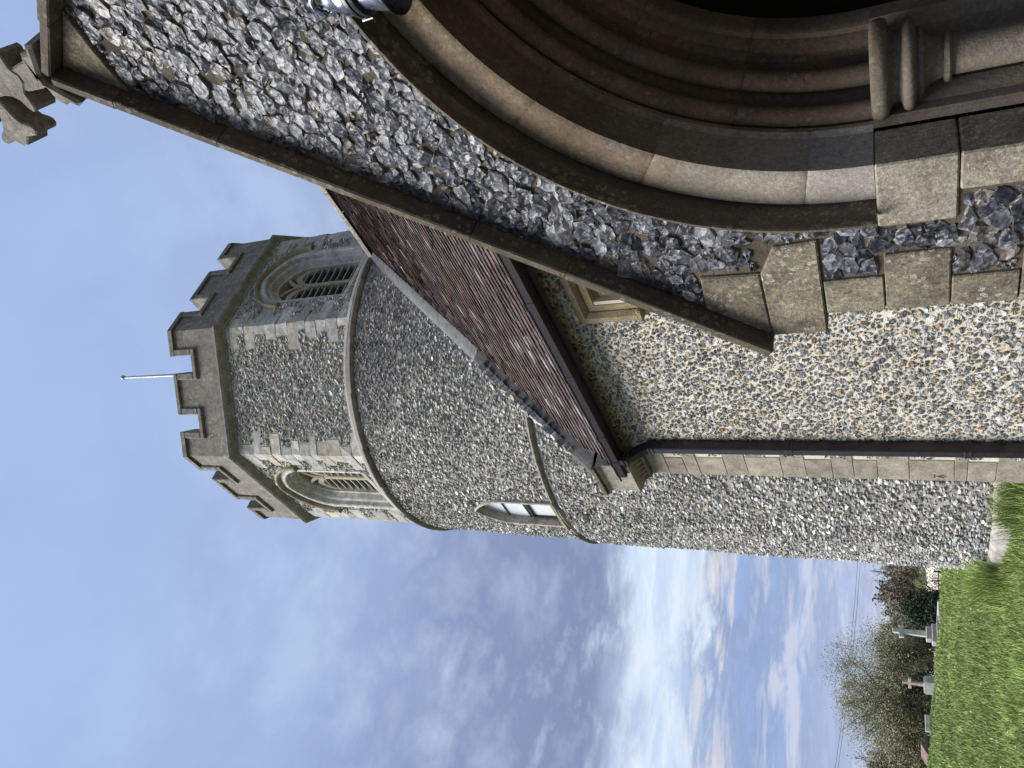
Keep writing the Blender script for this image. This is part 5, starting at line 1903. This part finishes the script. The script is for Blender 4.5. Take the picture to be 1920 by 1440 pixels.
WILLOW = [(0.27, 0.28, 0.165), (0.33, 0.33, 0.20), (0.21, 0.22, 0.13), (0.35, 0.33, 0.24)]
OLIVE = [(0.17, 0.18, 0.09), (0.21, 0.21, 0.115), (0.125, 0.135, 0.07), (0.23, 0.205, 0.135)]
YEW = [(0.018, 0.032, 0.018), (0.026, 0.045, 0.024), (0.014, 0.024, 0.015), (0.04, 0.055, 0.03)]
TWIG = [(0.20, 0.17, 0.12), (0.16, 0.135, 0.10), (0.24, 0.21, 0.145)]


def dist_pt(az, d, z):
    a = math.radians(az)
    return np.array([-math.sin(a) * d, math.cos(a) * d, z])


tree('willow_tree', 'broad rounded tree in fresh thin leaf with dark forked limbs', 'tree', dist_pt(72.2, 40, -1.8), 3.85, 5.5, 11, 80000, 0.030, WILLOW, levels=5, spread=0.72, first=0.30, r0=0.17, leafspread=0.12, trunks=3, minr=0.007, dome=0.75, skel=0.9)
tree('yew_bush', 'dark evergreen bush beside the tower, ivy stems showing', 'bush', dist_pt(66.9, 35, -1.6), 0.95, 1.95, 12, 12000, 0.055, YEW, levels=4, trunks=4, spread=0.7, first=0.25, r0=0.05, leafspread=0.13)
tree('bare_tree', 'twiggy grey tree with thin buds rising over the dark bush', 'tree', dist_pt(66.2, 43, -1.8), 1.7, 3.35, 13, 3500, 0.04, TWIG, levels=5, trunks=3, spread=0.55, first=0.33, r0=0.06, leafspread=0.10, minr=0.009)
for i, (az, d, hw, top, seed, lab) in enumerate(((69.6, 37, 1.15, 2.75, 21, 'olive green shrub between the two crosses'), (71.6, 36.5, 1.2, 2.6, 22, 'olive green shrub under the broad tree behind the shorter cross'), (73.4, 36, 1.25, 3.0, 23, 'olive green shrub under the broad tree behind the white headstone'), (75.0, 37, 1.15, 2.55, 24, 'brownish shrub under the left edge of the broad tree'), (76.6, 38, 1.2, 2.2, 25, 'brownish shrub above the roof shaped tomb'), (68.3, 40, 1.0, 2.6, 26, 'thin shrub between the dark bush and the tall cross'))):
    tree('hedge_shrub', lab, 'shrub', dist_pt(az, d, -1.65), hw, top, seed, 5200, 0.045, OLIVE, levels=4, trunks=4, spread=0.7, first=0.27, r0=0.04, group='shrubs of the churchyard hedge', leafspread=0.15, minr=0.008)
tree('hazy_tree', 'pale bare tree farther off at the left of the hedge', 'tree', dist_pt(76.6, 62, -1.7), 2.6, 5.0, 31, 4500, 0.07, TWIG, levels=5, trunks=3, spread=0.5, first=0.33, r0=0.08, leafspread=0.2, minr=0.014)

# bare hedge of upright stems along the lane
rnd = np.random.RandomState(41)
hd = thing('bare_hedge', 'leafless hedge of thin upright stems behind the lawn', 'hedge', dist_pt(68, 45, -1.7))
mb = MB()
for k in range(240):
    az = rnd.uniform(62.5, 77.5)
    d = rnd.uniform(44, 46)
    p = dist_pt(az, d, -1.8)
    h = rnd.uniform(0.6, 1.35)
    q = p + np.array([rnd.normal(0, 0.12), rnd.normal(0, 0.12), h])
    V, F = tube([p, (p + q) / 2 + rnd.normal(0, 0.03, 3), q], [0.022, 0.016, 0.008], 3, False)
    mb.add(V, F)
mb.build('stems', M['bark'], hd, kind='stuff')
P = np.stack([dist_pt(a, d, z) for a, d, z in zip(rnd.uniform(62.5, 77.5, 5200), rnd.uniform(44, 46.5, 5200), -1.5 + 1.2 * rnd.rand(5200) ** 0.7)])
V, F, C = leaf_cloud(P, 0.05, TWIG, rnd, 0.06)
obj('twigs', V, F, M['leaf'], hd, col=C, kind='stuff')

# lane beyond the hedge, fence, field and wooded hill
A = np.radians(np.linspace(60, 80, 40))
V = np.concatenate([[(-math.sin(a) * r, math.cos(a) * r, float(ground_z(-math.sin(a) * r, math.cos(a) * r)) + 0.05 + (0.55 if r > 80 else 0)) for a in A] for r in (50, 60, 95)])
n = len(A)
Q = [[i * n + j, i * n + j + 1, (i + 1) * n + j + 1, (i + 1) * n + j] for i in range(2) for j in range(n - 1)]
obj('lane', V, [np.array(Q)], M['mortar_cream'], kind='structure', smooth=True)
fn = thing('rail_fence', 'weathered rail fence by the lane beside the tower', 'fence', dist_pt(65.4, 41, -1.7))
for k in range(7):
    p = dist_pt(64.4 + k * 0.62, 41, -1.8)
    V, F = cbox(p - (0.035, 0.035, 0), p + (0.035, 0.035, 0.98), 0.008)
    obj('post', V, F, M['bark'], fn, col=(1.5, 1.4, 1.2))
for z in (-1.25, -0.98):
    V, F = tube([dist_pt(64.3, 40.95, z), dist_pt(68.3, 40.95, z + 0.02)], 0.022, 5)
    obj('rail', V, F, M['bark'], fn, col=(1.5, 1.4, 1.2))

A = np.radians(np.linspace(58, 84, 60))
rr = np.array([140, 165, 190, 215, 240])
zf = np.array([-1.35, -1.1, -0.8, -0.3, 0.35])
V = np.array([(-math.sin(a) * r, math.cos(a) * r, z + 0.25 * math.sin(a * 21)) for r, z in zip(rr, zf) for a in A])
n = len(A)
Q = [[i * n + j, i * n + j + 1, (i + 1) * n + j + 1, (i + 1) * n + j] for i in range(4) for j in range(n - 1)]
obj('field', V, [np.array(Q)], material('field_grass', m_plain((0.13, 0.17, 0.045), 0.95, 0.4, 0.15, spec=0.1)), kind='structure', smooth=True)
rnd = np.random.RandomState(51)
n = 26000
az = rnd.uniform(57, 84, n)
d = rnd.uniform(242, 300, n)
crown_h = 8.2 + 1.5 * np.sin(az * 2.3) + 1.0 * np.sin(az * 7.1 + 1) + rnd.normal(0, 0.5, n)
z = 0.2 + crown_h * rnd.rand(n) ** 0.8
P = np.stack([-np.sin(np.radians(az)) * d, np.cos(np.radians(az)) * d, z], 1)
V, F, C = leaf_cloud(P, 0.55, [(0.15, 0.125, 0.10), (0.12, 0.11, 0.085), (0.17, 0.14, 0.105), (0.11, 0.12, 0.075)], rnd, 0.5)
obj('woods', V, F, M['leaf'], col=C, kind='stuff')

# telegraph wires beyond the trees
for i, (dz0, dz1, lab) in enumerate(((0.0, 0.0, 'upper of two thin overhead wires crossing the sky over the trees'), (-0.25, -0.22, 'lower of two thin overhead wires crossing the sky over the trees'))):
    d = 85
    p0, p1 = dist_pt(57, d, 0.052 * d + dz0), dist_pt(82, d, 0.0975 * d + dz1)
    t = np.linspace(0, 1, 24)[:, None]
    pts = p0 + (p1 - p0) * t
    pts[:, 2] -= 1.2 * 4 * (t * (1 - t))[:, 0] * 0.6
    V, F = tube(pts, 0.017, 5)
    tag(obj('overhead_wire', V, F, M['wire']), lab, 'wire')
